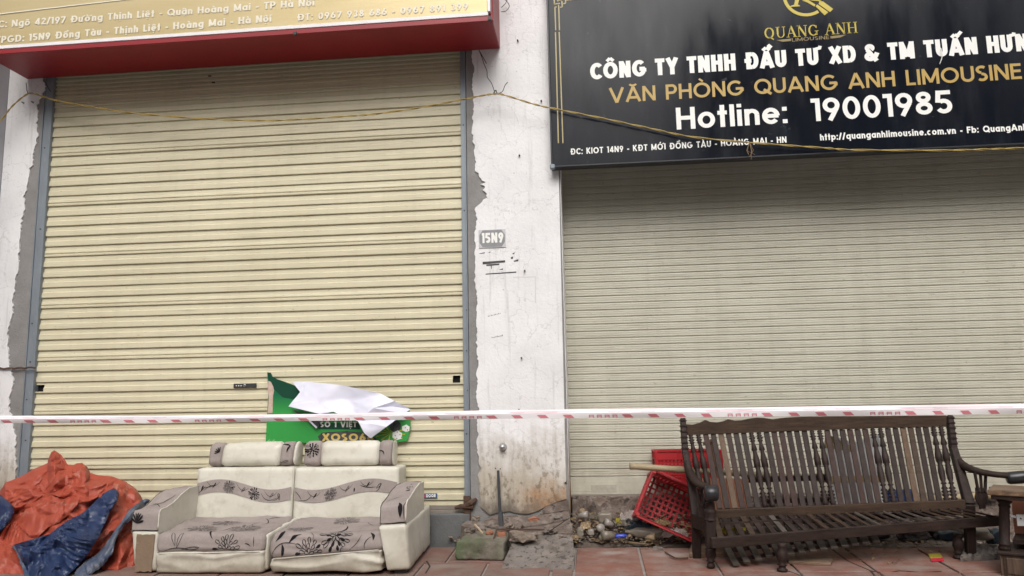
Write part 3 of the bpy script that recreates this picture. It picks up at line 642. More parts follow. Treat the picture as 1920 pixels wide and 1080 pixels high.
# pieces fixed in the plaster
def bolt(px, py, r=0.012, m='rust_brown', L=0.03):
    p = P(px, py, -0.05); MB().lathe(p+V((0, 0.012, 0)), p-V((0, L, 0)), [(0, r*1.6), (.3, r*1.6), (.32, r), (1, r*.8)], 8).build('anchor_bolt', m, bld, smooth=True)
for px, py in ((971, 77), (974, 292), (1015, 190), (978, 671), (984, 508), (973, 768), (44, 193), (62, 192), (1060, 905)): bolt(px, py, 0.0065, 'galvanised' if px < 70 else 'rust_brown', .02)
p = P(943, 838, -0.05); MB().lathe(p+V((0, .01, 0)), p-V((0, .045, 0)), [(0, .026), (.25, .028), (.5, .022), (.8, .02), (1, .008)], 16).build('door_stop', 'steel', bld, smooth=True)
q0, q1 = P(-25, 692, -0.06), P(66, 689, -0.06)
MB().tube([q0+(q1-q0)*t+V((0, 0, .004*sin(t*30))) for t in [i/14 for i in range(15)]], 0.007, 6).build('reinforcing_bar', 'rust_brown', bld)
# printed and painted marks on the pillar
ink = MB()
for pts in ([(905, 491), (947, 488), (947, 492), (905, 496)], [(912, 496), (936, 494), (936, 497), (912, 499)], [(899, 475), (909, 473), (909, 475), (899, 476)],
            [(911, 513), (968, 509), (968, 511.5), (910, 515)], [(963, 489), (972, 486), (972, 490), (964, 491)], [(958, 482), (962, 481), (962, 485), (958, 486)],
            [(935, 506), (943, 503), (943, 506)], [(920, 498), (922, 498), (922, 504), (921, 505)], [(915, 473), (920, 472), (919, 474)], [(960, 476), (965, 473), (964, 477)]):
    flatpoly(ink, pts, -0.0503, 0.0006)
for a, b, n in (((915, 594), (940, 588), 9), ((922, 634), (944, 630), 9)):
    for i in range(n):
        t = i/n; x = a[0]+(b[0]-a[0])*t; y = a[1]+(b[1]-a[1])*t; h = random.uniform(1.5, 3.2)
        flatpoly(ink, [(x, y), (x+1.1, y), (x+1.1, y-h), (x, y-h)], -0.0503, 0.0006)
ink.build('ink_mark', 'ink', bld)['kind'] = 'stuff'
fr_ = MB()
for pts in ([(962, 519), (1005, 518), (1005, 520), (962, 521)], [(1003, 520), (1005, 520), (1005, 568), (1003, 568)]): flatpoly(fr_, pts, -0.0503, 0.0006)
fr_.build('poster_residue', 'pale_patch', bld)['kind'] = 'stuff'

# side wall of the next house, standing forward at the left
nb = solo(MB().box((LPX-0.5, -0.8, -0.3), (LPX-0.002, 0.6, 4.9)), 'side_wall', 'side_wall_shaded', 'wall with shade put into its grey, standing forward at the far left edge', 'wall', bevel=0.006)
MB().box((-3, 0.62, -0.3), (9, 0.9, 5.6)).build('back_wall', 'cement', bld)

# thresholds
th = thing('door_threshold', 'smooth grey concrete step under the cream shutter', 'step', (1.6, 0, 0))
MB().box((-0.07, -0.06, -0.03), (PX0-0.056, 0.3, 0.212)).build('step_body', 'concrete_base', th, bevel=0.008)
# rough broken one under the right shutter
th2 = thing('broken_threshold', 'crumbling brown concrete step under the grey shutter', 'step', (5.5, 0.1, 0))
def brk(u, v):
    x = PX1+0.01+u*3.7; prof = [(0.10, -0.02), (0.14, 0.07), (0.18, 0.16), (0.235, 0.262), (0.27, 0.285), (0.5, 0.285)]
    t = v*(len(prof)-1); i = min(int(t), len(prof)-2); f_ = t-i
    y = prof[i][0]*(1-f_)+prof[i+1][0]*f_; z = prof[i][1]*(1-f_)+prof[i+1][1]*f_
    p = V((x, y, z)); k = fbm(p, 9, 2.0); k2 = fbm(p, 30, 5.0)
    w = 1 if v < 0.72 else 0
    return p+V((0, -0.035*k-0.012*k2, 0.03*k+0.012*k2))*w
vs, fs = grid(150, 22, brk); MB().add(vs, fs).build('step_body', 'slab_brown', th2)

# houses added across the street to cut low skylight and mirror in the sign
for i, (x0, x1, h, y) in enumerate(((-22, -9, 9, -17), (-8.9, 1.0, 12.5, -17.5), (1.2, 7.5, 7.0, -17), (7.7, 17, 13, -18), (17.2, 34, 10, -17))):
    hs_ = thing('added_row_house', 'plain row house added across the street facing the shops, %s of five seen from the shops' % ('rightmost', 'fourth', 'middle', 'second', 'leftmost')[i], 'house', ((x0+x1)/2, y-3, -.26), 'houses added across the street')
    MB().box((x0, y-6, -.26), (x1, y, h)).build('wall', 'far_wall', hs_)
    for fl in range(int(h/3.2)):
        for k in range(int((x1-x0)/2.2)):
            xx = x0+.7+k*2.2; MB().box((xx, y-.02, .9+fl*3.2), (xx+1.1, y+.03, 2.4+fl*3.2)).build('window', 'window_glass', hs_)
#@@ SHUTTERS
# ================================================================== roller shutters
def slat_mesh(name, prof, x0, x1, m):
    vs = [(x, y, z) for x in (x0, x1) for y, z in prof]; n = len(prof)
    me = bpy.data.meshes.new(name); me.from_pydata(vs, [], [(i, i+1, n+i+1, n+i) for i in range(n-1)]); me.update(); me.materials.append(MATS[m])
    bm = bmesh.new(); bm.from_mesh(me); bmesh.ops.recalc_face_normals(bm, faces=bm.faces); bm.to_mesh(me); bm.free()
    return me
sh1 = thing('roller_shutter', 'closed cream roller shutter with wide slats behind the floral sofa', 'shutter', (1.626, 0, 0.2))
K0 = 1.095
A = [(0.011, 0.083), (0.0075, 0.074), (0.0050, 0.046), (0.0035, 0.043), (-0.003, 0.039), (-0.0048, 0.005), (-0.0035, 0.0012), (0.006, 0.0), (0.011, -0.002)]
B = [(0.011, 0.083), (0.0075, 0.074), (0.0050, 0.050), (0.001, 0.047), (-0.003, 0.032), (-0.002, 0.026), (0.003, 0.024), (0.0025, 0.021), (-0.004, 0.018), (-0.0048, 0.005), (-0.0035, 0.0012), (0.006, 0.0), (0.011, -0.002)]
wA = slat_mesh('slat', A, -1.640, 1.640, 'shutter_cream'); wB = slat_mesh('slat', B, -1.640, 1.640, 'shutter_cream')
wC = slat_mesh('slat', [(y, z*0.42) for y, z in A], -1.640, 1.640, 'shutter_cream')
rs = random.Random(5)
for k in range(-11, 29):
    if k == 0: continue
    s_ = link('slat', (wB if k % 5 == 3 else wA) if k > -8 else wA, sh1)
    s_.location = (0, rs.uniform(-0.001, 0.001), K0+0.08*k-0.2+rs.uniform(-0.0008, 0.0008)); s_.rotation_euler.x = rs.uniform(-0.005, 0.005)
z = K0+0.08*29-0.2
while z < 3.55:
    s_ = link('slat', wC, sh1); s_.location = (0, 0.0, z); z += 0.0335
# slat k=0 with the rusted holes at both ends (built in three pieces with real openings)
hx0, hx1 = P(849, 713, 0).x, P(863, 713, 0).x
for x0, x1 in ((P(82, 731, 0).x, hx0), (hx1, 3.266)):
    me = slat_mesh('slat', A, x0-1.626, x1-1.626, 'shutter_cream'); s_ = link('slat', me, sh1); s_.location = (0, 0, K0-0.2)
for x0, x1 in ((hx0, hx1), (-0.014, P(82, 731, 0).x)):
    me = slat_mesh('slat_fragment', [(0.008, 0.079), (0.0055, 0.062)], x0-1.626, x1-1.626, 'shutter_cream'); s_ = link('slat_fragment', me, sh1); s_.location = (0, 0, K0-0.2)
    me = slat_mesh('slat_fragment', [(-0.0055, 0.012), (-0.004, 0.0015), (0.012, -0.002)], x0-1.626, x1-1.626, 'shutter_cream'); s_ = link('slat_fragment', me, sh1); s_.location = (0, 0, K0-0.2)
MB().box((hx0-0.03, 0.03, K0-0.02), (hx1+0.03, 0.05, K0+0.1)).box((-0.02, 0.03, K0-0.02), (0.09, 0.05, K0+0.1)).build('dark_backing', 'dark_hole', sh1)['kind'] = 'stuff'
MB().box((-0.01, -0.012, 0.232), (3.262, 0.02, 0.262)).box((-0.01, -0.016, 0.205), (3.262, 0.024, 0.2315)).build('bottom_bar', 'bottom_bar', sh1, bevel=0.003)
for x0, x1, lab in ((-0.073, -0.002, 0), (SHX1+0.004, PX0-0.058, 1)):
    r_ = MB().box((x0, -0.03, 0.02), (x1, -0.022, 3.7)).box((x0 if lab else x1-0.006, -0.0215, 0.02), (x0+0.006 if lab else x1, 0.028, 3.7)).box((x1-0.008 if lab else x0, -0.04, 0.02), (x1 if lab else x0+0.008, -0.0305, 3.7)).build('guide_rail', 'galvanised', sh1, bevel=0.0012)
    for zz in (0.75, 1.05, 1.33, 1.62, 2.35, 3.0):
        xx = (x0+x1)/2+rs.uniform(-.01, .01); MB().lathe((xx, -0.027, zz), (xx, -0.034, zz), [(0, .006), (1, .005)], 8).build('rivet', 'black_plastic', r_)
# lower rusted end of the right rail + latch
p = P(878, 960, -0.05)
MB().box((SHX1+0.0, -0.055, 0.10), (PX0-0.052, -0.0405, 0.33)).tube([(SHX1-0.06, -0.05, 0.25), (SHX1-.02, -.058, .262), (SHX1+0.07, -0.058, 0.258)], [.012, .017, .02], 7).tube([(SHX1+0.02, -0.062, 0.268), (SHX1+0.055, -0.07, 0.285), (SHX1+0.095, -0.06, 0.312)], [.016, .022, .012], 7).build('latch', 'rust_brown', sh1, bevel=0.002)['kind'] = 'stuff'
lk = MB(); a, b = P(438, 727, -0.01), P(481, 719, -0.01)
lk.box((a.x, -0.016, (a.z+b.z)/2-0.016), (b.x, -0.006, (a.z+b.z)/2+0.016)); lkp = lk.build('lock_plate', 'black_plastic', sh1, bevel=0.003)
c = V(((a.x+b.x)/2, -0.016, (a.z+b.z)/2)); MB().lathe(c, c-V((0, .006, 0)), [(0, .011), (.9, .011), (1, .007)], 12).build('keyhole_ring', 'steel', lkp, smooth=True)
dots = MB()
for i in range(3): dots.box((a.x+0.02+i*0.018, -0.0172, c.z-0.004), (a.x+0.027+i*0.018, -0.0164, c.z+0.004))
dots.build('lock_mark', 'print_pale', lkp)['kind'] = 'stuff'
stk = MB(); a, b = P(785, 934, -0.008), P(820, 925, -0.008)
s_ = MB().box((P(770, 934, -.008).x, -0.0125, a.z), (b.x, -0.0075, b.z)).build('maker_sticker', 'sticker_blue', sh1)
MB().box((P(770, 934, -.008).x+.002, -0.0132, a.z+0.006), (P(798, 934, -.008).x, -0.0127, b.z-.006)).build('sticker_field', 'sticker_red', s_)
lettering('DOOR', 'print_white', sh1, (799, 932.5), (817, 932), 926.5, -0.0134, split=False, t=.24)
for px, py in ((393, 143), (400, 155), (1000, 10)):
    if px < 900: p = P(px, py, -0.01); MB().box(p-V((.01, .008, .003)), p+V((.012, .004, .004))).build('scrape', 'rust_brown', sh1)

sh2 = thing('roller_shutter', 'closed grey roller shutter with narrow ribbed slats behind the wooden bench', 'shutter', (5.8, 0.30, 0.3))
YS2 = 0.30
D_ = [(0.005, 0.0536), (0.004, 0.0495), (-0.003, 0.047), (-0.004, 0.0375), (-0.0015, 0.036), (-0.0015, 0.0335), (-0.004, 0.032), (-0.004, 0.0205), (-0.0015, 0.019), (-0.0015, 0.0165), (-0.0045, 0.015), (-0.0045, 0.0045), (0.002, 0.0022), (0.005, -0.001)]
wD = slat_mesh('slat', D_, -1.84, 1.86, 'shutter_grey')
zb2 = P(1070, 932, YS2).z; z = zb2+.145; k = 0
while z < 3.0:
    s_ = link('slat', wD, sh2); s_.location = (0, rs.uniform(-.0008, .0008), z-0.3); s_.rotation_euler.x = rs.uniform(-0.005, 0.005); z += 0.0526; k += 1
MB().box((3.96, YS2-0.012, zb2+.017), (7.64, YS2+0.006, zb2+.143)).build('bottom_slat', 'shutter_grey', sh2, bevel=0.003)
MB().box((3.96, YS2-0.02, zb2), (7.64, YS2+0.012, zb2+.0165)).build('bottom_bar', 'bottom_bar', sh2, bevel=0.002)
a, b = P(1108, 921, YS2-.012), P(1143, 912, YS2-.012)
MB().box((a.x, YS2-0.0135, a.z-.01), (b.x+.05, YS2-0.0125, b.z+.01)).build('worn_sticker', 'worn_paper', sh2)
a, b = P(1855, 924, YS2-.012), P(1925, 912, YS2-.012)
s_ = MB().box((a.x, YS2-0.0135, a.z), (b.x, YS2-0.0125, b.z)).build('maker_sticker', 'sticker_blue', sh2)
lettering('DOOR-DOOR', 'print_white', s_, (1858, 922.5), (1921, 920), 914.5, YS2-0.014, split=False, t=.22)

#@@ SIGNS
# ================================================================== red and gold sign box
ZB = 3.567
p = PZ(923, 38, ZB); YF = p.y
rx0, rx1 = -0.214, 3.562
sg = thing('shop_sign', 'red box sign with gold face and pale address lettering above the cream shutter', 'sign', (1.7, YF/2, ZB))
MB().box((rx0, YF+0.03, ZB), (rx1, -0.052, ZB+1.3)).build('sign_box', 'sign_red', sg, bevel=0.004)
lip_z = P(450, 75, YF).z
MB().box((rx0-0.004, YF-0.002, ZB-0.003), (rx1+0.004, YF+0.0295, ZB+0.034)).build('red_lip', 'sign_red', sg, bevel=0.003)
MB().box((rx0+0.002, YF-0.006, ZB+0.036), (rx1-0.03, YF+0.027, ZB+0.062)).build('white_strip', 'white_trim', sg, bevel=0.002)
MB().box((rx1-0.034, YF-0.008, ZB+0.0635), (rx1-0.014, YF+0.027, ZB+1.29)).build('white_strip', 'white_trim', sg, bevel=0.002)
def gp(u, v):
    p = V((rx0+0.01+u*(rx1-0.046-rx0), YF-0.001, ZB+0.0635+v*1.22)); p.y += 0.0015*nz(p, 2.2); return p
vs, fs = grid(60, 20, gp); MB().add(vs, fs).build('gold_face', 'sign_gold', sg, smooth=True)
TYp = YF-0.0045
lettering('ĐC: Ngõ 42/197 Đường Thịnh Liệt - Quận Hoàng Mai - TP Hà Nội', 'print_pale', sg, (21.7, 50), (589.5, 10.6), 37.4, TYp, t=.185, W=.84, gap=.10, skip='ĐC: ')
lettering('VPGD: 15N9 Đồng Tàu - Thịnh Liệt - Hoàng Mai - Hà Nội', 'print_pale', sg, (2, 80.7), (509, 40.6), 67.7, TYp, t=.20, W=.84, gap=.10, skip='V')
lettering('ĐT: 0967 938 686 - 0967 891 399', 'print_pale', sg, (557, 38.7), (878, 18), 26.4, TYp, t=.185, W=.84, gap=.12)
a, b = P(0, 26, TYp), P(225, 0, TYp)
MB().bar(a-(b-a)*.2, b+(b-a)*1.5, 0.002, 0.008).build('ruled_line', 'print_pale', sg)
for px, py in ((553, 62), (918, 34)):
    p = P(px, py, YF-0.012); MB().box(p-V((.012, .006, .016)), p+V((.012, .012, .012))).build('clip', 'black_plastic', sg, bevel=.003)

# ================================================================== black sign
YB = -0.135
bx0 = P(1033, 300, YB).x; bz0 = P(1300, 300, YB).z
bz0 = (P(1040, 313, YB).z+P(1900, 273, YB).z)/2
bs_ = thing('shop_sign', 'black glossy sign with white and gold lettering above the grey shutter', 'sign', (5.8, -0.1, bz0))
MB().box((bx0+0.012, YB, bz0+0.012), (8.4, -0.056, bz0+1.75)).build('sign_panel', 'sign_black', bs_, bevel=0.002)
fm = MB().box((bx0, YB-0.008, bz0), (8.41, -0.054, bz0+0.0115)).box((bx0, YB-0.008, bz0+0.0117), (bx0+0.0118, -0.054, bz0+1.76)); fm.build('sign_frame', 'black_frame', bs_, bevel=0.002)
p = V((bx0+0.012, YB-0.006, bz0+0.01)); MB().box(p-V((.02, .012, .022)), p+V((.016, .03, .012))).build('corner_cap', 'galvanised', bs_, bevel=.006)
TB = YB-0.001
LT = lettering
LT('CÔNG TY TNHH ĐẦU TƯ XD & TM TUẤN HƯNG', 'print_white', bs_, (1107, 149.5), (1834, 101.2), 118.5, TB, t=.235, W=.80, gap=.075, until='CÔNG TY TNHH ĐẦU TƯ XD & TM TUẤN')
LT('VĂN PHÒNG QUANG ANH LIMOUSINE', 'gold_print', bs_, (1143, 193), (1916.5, 147.6), 165, TB, t=.165, W=1.05, gap=.11)
LT('Hotline:', 'print_white', bs_, (1269, 243), (1477, 230.6), 202, TB, t=.178, gap=.10)
LT('19001985', 'print_white', bs_, (1522.5, 227.6), (1787, 211.5), 185, TB, t=.178, gap=.10)
LT('ĐC: KIOT 14N9 - KĐT MỚI ĐỒNG TÀU - HOÀNG MAI - HN', 'print_white', bs_, (1069.7, 290), (1475, 267.4), 278.6, TB, t=.19, W=.9, gap=.13, split=False)
LT('http://quanganhlimousine.com.vn - Fb: QuangAnhLimousine', 'print_white', bs_, (1538, 263.4), (1895, 245.6), 251.4, TB, t=.21, gap=.12, until='http://quanganhlimousine.com.vn - Fb: Quang', split=False)
LT('LIMOUSINE', 'logo_dull', bs_, (1485, 78), (1555, 73), 71.4, TB, t=.14, gap=.14, split=False)
# serif name of the emblem, drawn stroke by stroke in metres on the panel
def serif_word(word, pl, pr, ytop, mname):
    A = P(pl[0], pl[1], TB); Bq = P(pr[0], pr[1], TB); T = P(pl[0], ytop, TB); H_ = T.z-A.z
    W_ = {'Q': 1.0, 'U': .95, 'A': .95, 'N': .98, 'G': 1.0, 'H': 1.0, ' ': .45}; tot = sum(W_[c]*1.06 for c in word); sx = (Bq.x-A.x)/tot
    mb = MB(); x = 0
    def S(x0, y0, x1, y1, w):
        p, q = V((x0, y0)), V((x1, y1)); d = (q-p).normalized(); n_ = V((-d.y, d.x))*w/2
        pts = [p+n_, q+n_, q-n_, p-n_]
        mb.prism([V((A.x+(x+a.x)*sx, TB, A.z+a.y*H_+(Bq.z-A.z)*(x+a.x)/tot)) for a in pts], (0, -0.0025, 0))
    def arc(cx, cy, rx, ry, a0, a1, w):
        n = 14
        for i in range(n):
            t0 = radians(a0+(a1-a0)*i/n); t1 = radians(a0+(a1-a0)*(i+1)/n)
            ww = w*(0.35+0.65*abs(cos((t0+t1)/2))); S(cx+rx*cos(t0), cy+ry*sin(t0), cx+rx*cos(t1)*1.01, cy+ry*sin(t1)*1.01, ww)
    for c in word:
        if c in 'QG':
            arc(.47, .5, .37, .46, 30 if c == 'G' else 0, 330 if c == 'G' else 360, .16)
            if c == 'Q': S(.5, .12, .86, -.12, .1)
            else: S(.78, .06, .78, .42, .13); S(.6, .42, .95, .42, .05); S(.78, .68, .80, .9, .05)
        if c == 'U': S(.2, .35, .2, 1, .16); S(.78, .35, .78, 1, .07); arc(.49, .36, .29, .33, 180, 360, .12); S(.03, .98, .38, .98, .05); S(.62, .98, .94, .98, .05)
        if c == 'A': S(.13, 0, .46, 1, .06); S(.46, 1, .82, 0, .16); S(.25, .35, .68, .35, .05); S(.0, .02, .28, .02, .05); S(.62, .02, .98, .02, .05)
        if c == 'N': S(.17, 0, .17, 1, .06); S(.17, 1, .8, 0, .16); S(.8, 0, .8, 1, .06); S(.02, .98, .3, .98, .05); S(.03, .02, .32, .02, .05); S(.64, .98, .95, .98, .05)
        if c == 'H': S(.2, 0, .2, 1, .15); S(.8, 0, .8, 1, .15); S(.2, .5, .8, .5, .05); [S(a-.18, b, a+.18, b, .05) for a in (.2, .8) for b in (.02, .98)]
        x += W_[c]*1.06
    mb.build('lettering', mname, bs_)['kind'] = 'stuff'
serif_word('QUANG ANH', (1433.5, 73), (1610, 61.5), 52.5, 'logo_yellow')
em = MB(); C0 = P(1511, -9, TB); RR = (P(1555, -9, TB)-C0).length
n = 48
for i in range(n):
    t0, t1 = 2*pi*i/n, 2*pi*(i+1)/n
    if -62 < math.degrees(t0)-360 < -20: continue
    ro, ri = RR, RR*0.86
    em.prism([C0+V((cos(t)*r, 0, sin(t)*r)) for t, r in ((t0, ri), (t1, ri), (t1, ro), (t0, ro))], (0, -.0025, 0))
for pts in ([(1536, 2), (1543, 3), (1562, 17), (1556, 23), (1535, 8)], [(1529, 12), (1532, 8.5), (1553, 23), (1546, 29)], [(1481, 13), (1500, 12), (1499, 10), (1496, 9), (1503, -20), (1494, -20), (1489, 9), (1482, 11.5)],
            [(1503, 1), (1515, 0), (1529, 9), (1527, 12.5), (1514, 5)], [(1508, -3), (1520, -4), (1540, 1), (1535, 2.5), (1522, 1)]):
    flatpoly(em, pts, TB, 0.0025)
em.build('emblem', 'logo_yellow', bs_)['kind'] = 'stuff'
wg = MB()
for pts in ([(1456, 75.5), (1483, 72.5), (1483, 77), (1467, 78.5)], [(1557, 68), (1587, 65), (1575, 70.5), (1557, 72.5)]): flatpoly(wg, pts, TB, 0.002)
wg.build('wing_mark', 'logo_dull', bs_)['kind'] = 'stuff'
# gold line border at the left
bd = MB()
def lineq(x0, y0, x1, y1, w=2.4):
    a, b = P(x0, y0, TB), P(x1, y1, TB); bd.bar(a-V((0, .001, 0)), b-V((0, .001, 0)), w/265, 0.002, up=V((0, 1, 0))) if False else bd.bar(a-V((0, .001, 0)), b-V((0, .001, 0)), 0.002, w/290)
for s_ in ((1040.5, 14, 1042, 57), (1047.5, 9, 1049, 57), (1041.5, 60, 1047, 268.5), (1048.5, 60, 1055.5, 268.5),
           (1039, -6, 1039.6, 8), (1039, 8, 1050, 6.5), (1040, 13.8, 1044, 13), (1053.5, 2, 1054.3, 13), (1050, 14, 1054.5, 13.2), (1060, -6, 1060.6, 6), (1056, 7, 1061, 6.2), (1045.5, -6, 1046, 3), (1046, .6, 1056, -.6), (1062, 0.3, 1085, -2)):
    lineq(*s_)
bd.build('line_border', 'gold_line', bs_)['kind'] = 'stuff'

# house number plate
a, b = P(898, 466, -0.05), P(948, 429, -0.05)
np_ = thing('number_plate', 'small grey enamel house number plate reading 15N9 on the white pillar', 'number plate', ((a.x+b.x)/2, -0.05, a.z))
MB().box((a.x, -0.056, a.z), (b.x, -0.0505, b.z)).build('plate', 'plate_light', np_, bevel=0.004)
cc = V(((a.x+b.x)/2, -0.0562, (a.z+b.z)/2)); w_, h_ = (b.x-a.x)/2*.94, (b.z-a.z)/2*.9
oct_ = [cc+V((sx*w_*u, 0, sz*h_*v)) for sx, sz, u, v in ((-1, -1, .75, 1), (1, -1, .75, 1), (1, -1, 1, .45), (1, 1, 1, .45), (1, 1, .75, 1), (-1, 1, .75, 1), (-1, 1, 1, .45), (-1, -1, 1, .45))]
MB().prism(oct_, (0, -.0006, 0)).build('plate_field', 'plate_grey', np_)
lettering('15N9', 'print_white', np_, (903.5, 456), (944, 454.5), 437, -0.0575, t=.24, W=.9, gap=.10)

#@@ WIRES
# ================================================================== wires, tape
def smooth_path(pts, n=6):
    out = []
    for i in range(len(pts)-1):
        p0 = pts[max(i-1, 0)]; p1 = pts[i]; p2 = pts[i+1]; p3 = pts[min(i+2, len(pts)-1)]
        for k in range(n):
            t = k/n; out.append(0.5*((2*p1)+(p2-p0)*t+(2*p0-5*p1+4*p2-p3)*t*t+(3*p1-3*p2+p3-p0)*t**3))
    return out+[pts[-1]]
wp = [(-60, 290), (0, 228), (22, 200), (50, 177), (65, 176), (100, 187), (170, 200), (250, 212), (370, 222), (480, 226), (560, 224), (650, 218), (700, 214), (780, 203), (850, 190), (900, 180), (928, 176), (945, 178), (1000, 195), (1040, 204), (1130, 222), (1220, 241), (1300, 257), (1440, 270), (1540, 277), (1600, 281), (1760, 282), (1850, 280), (1920, 277), (2050, 268)]
path = smooth_path([P(x, y, -0.17) for x, y in wp], 8)
ww = MB()
for ph in (0, pi): ww.tube([p+V((0, cos(i*0.9+ph), sin(i*0.9+ph)))*0.0042 for i, p in enumerate(path)], 0.0036, 5)
solo(ww, 'yellow_wire', 'wire_yellow', 'long twisted yellow wire sagging across both shop fronts below the signs', 'wire', smooth=True)
bw = MB()
def wire(pts, Y, r=0.0028): bw.tube(smooth_path([P(x, y, Y) for x, y in pts], 5), r, 5)
wire([(898, 94), (903, 106), (908, 121), (913, 133), (914, 145), (921, 155), (926, 168), (928, 176)], -0.14)
wire([(898, 94), (906, 108), (912, 119)], -0.15); wire([(928, 178), (926, 173), (930, 169), (932, 174), (938, 174), (943, 170), (947, 160), (952, 154)], -0.16)
wire([(927, 170), (931, 172), (929, 177), (925, 174)], -0.165)
solo(bw, 'tie_wire', 'wire_black', 'short black tie wire hanging from the red sign and holding the yellow wire', 'wire', smooth=True)
bw = MB(); wire([(942, -4), (950, 2), (955, 12), (948, 21), (940, 22)], -0.10); wire([(940, 14), (948, 6), (952, -4)], -0.1)
solo(bw, 'cable_loop', 'wire_black', 'loop of thin black cable poking out beside the red sign end', 'cable', smooth=True)
bw = MB(); wire([(49, 155), (50, 168), (53, 175), (58, 176)], -0.12); wire([(85, 153), (90, 164), (95, 172)], -0.06)
solo(bw, 'tie_wire', 'wire_black', 'short dark tie wire under the left end of the red sign', 'wire', smooth=True)
bw = MB()
for k in range(6): bw.tube([P(1405, 266, -.18), P(1404+random.uniform(-5, 12), 282, -.18), P(1408+random.uniform(-6, 10), 292+random.uniform(-6, 8), -.18)], 0.0018, 4)
solo(bw, 'string_tassel', 'leaf_dry', 'frayed reddish string knotted on the yellow wire before the black sign', 'string')
bw = MB(); wire([(1762, 120), (1766, 108), (1766, 98), (1764, 90)], YB-.02, .003); 
solo(bw, 'cable_stub', 'print_white', 'short curled white cable stub on the black sign between gold letters', 'cable', smooth=True)

YT = -1.25
tp = thing('barrier_tape', 'red and white plastic barrier tape stretched across in front of both shutters', 'tape', (3.5, YT, 0.7))
up_px = [(-900, 776), (-80, 779), (0, 779.5), (300, 779.5), (600, 776), (960, 768.5), (1300, 765), (1600, 761), (1920, 757), (2000, 756), (2900, 748)]
lo_px = [(-900, 791), (-80, 794), (0, 793.5), (300, 792.5), (600, 789), (960, 785), (1300, 782.5), (1600, 779.5), (1920, 776), (2000, 775), (2900, 767)]
def li(tb, x):
    for i in range(len(tb)-1):
        if tb[i][0] <= x <= tb[i+1][0]:
            t = (x-tb[i][0])/(tb[i+1][0]-tb[i][0]); t2 = t; return tb[i][1]*(1-t2)+tb[i+1][1]*t2
def tpt(x, v, off=0.0):  # v 0 lower edge .. 1 upper edge; the band is folded lengthwise
    y = li(lo_px, x)*(1-v)+li(up_px, x)*v
    fold = 0.010*abs(v-0.52)/0.5
    return P(x, y, YT+fold*(1+.6*sin(x*.017))-off+0.010*sin(x*0.011)+.004*sin(x*.047))
def band(v0, v1, m, nm, off=0.0):
    vs, fs = grid(230, 3, lambda u, v: tpt(-850+u*3700, v0+(v1-v0)*v, off)); o = MB().add(vs, fs).build(nm, m, tp, smooth=True); return o
lowb = band(0.0, 0.56, 'tape_white', 'lower_fold'); upb = band(0.56, 1.0, 'tape_pink', 'upper_fold')
st_ = MB()
vs, fs = grid(200, 1, lambda u, v: tpt(-850+u*3700, 0.80+0.14*v, 0.0012)); st_.add(vs, fs); vs, fs = grid(200, 1, lambda u, v: tpt(-850+u*3700, 0.58+0.05*v, 0.0012)); st_.add(vs, fs)
st_.build('pale_stripe', 'tape_white', upb)['kind'] = 'stuff'
def tq(mb, x0, x1, v0, v1, sk=5): mb.add([tpt(x0+sk, v0, .0014), tpt(x1+sk, v0, .0014), tpt(x1, v1, .0014), tpt(x0, v1, .0014)], [(0, 1, 2, 3)])
x = -35.0; kk = 0
while x < 2300:
    sc = 1+0.00012*x
    if kk % 5 == 4:
        for i in range(4):
            gm_ = MB(); w_ = 8*sc; xx = x-6+i*13*sc
            tq(gm_, xx, xx+w_, .30, .36, 1); tq(gm_, xx, xx+1.8, .05, .29, 1); tq(gm_, xx+w_-1.8, xx+w_, .05, .29, 1)
            tq(gm_, xx+2, xx+w_-2, .17, .23, 1)
            gm_.build('printed_letter', 'tape_red', lowb)
        x += 55*sc
    else:
        gm_ = MB(); tq(gm_, x-7, x+9, .04, .40, 7); gm_.build('red_block', 'tape_red', lowb); x += 43*sc
    kk += 1
x = -20.0; kk = 0
while x < 1940:
    if kk % 3: gm_ = MB(); tq(gm_, x, x+26, .64, .76, 3); gm_.build('faint_mark', 'tape_faint', upb)
    x += 61; kk += 1

#@@ POSTER
# ================================================================== torn green banner
YPo = -0.03
bn = thing('torn_banner', 'torn green advertising banner with white back folded over, stuck on cream shutter', 'banner', (P(630, 830, YPo).x, YPo, P(630, 830, YPo).z))
out = [(501, 698), (508, 699), (511, 706), (520, 711), (540, 718), (556, 724), (563, 735), (560, 752), (575, 760), (600, 770), (768, 768), (770, 800), (764, 826), (740, 831), (620, 830), (498, 830), (500, 790), (503, 740)]
MB().prism([P(x, y, YPo) for x, y in out], (0, 0.002, 0)).build('banner_sheet', 'poster_green', bn)
d_ = MB(); flatpoly(d_, [(501, 698), (508, 699), (511, 706), (520, 711), (540, 718), (556, 724), (563, 735), (558, 750), (530, 745), (512, 728), (504, 712)], YPo-.0005, .0005)
flatpoly(d_, [(592, 793), (672, 793), (676, 805), (598, 805)], YPo-.0005, .0005)
d_.build('dark_print', 'poster_dark', bn)['kind'] = 'stuff'
s_ = MB(); flatpoly(s_, [(503, 714), (508, 716), (512, 724), (514, 732), (512, 742), (511, 774), (502, 775), (504, 745), (502, 726)], YPo-.001, .0005); s_.build('printed_arm', 'skin_print', bn)
lettering('SỐ 1 VIỆT NAM', 'print_white', bn, (600, 801), (669, 801), 790.5, YPo-.0015, t=.24, until='SỐ 1 VIỆT')
d_ = MB(); flatpoly(d_, [(596, 818), (604, 811), (616, 810), (650, 808), (680, 811), (706, 822), (705, 829), (600, 829)], YPo-.0012, .0005); d_.build('dark_print', 'ink', bn)
lettering('XOSO66', 'gold_ink', bn, (604, 827), (700, 827), 813, YPo-.003, t=.24)
lettering('66', 'pale_green', bn, (501, 830), (517, 830), 824, YPo-.0015)
bl_ = MB(); cb = P(741, 799, YPo-.001)
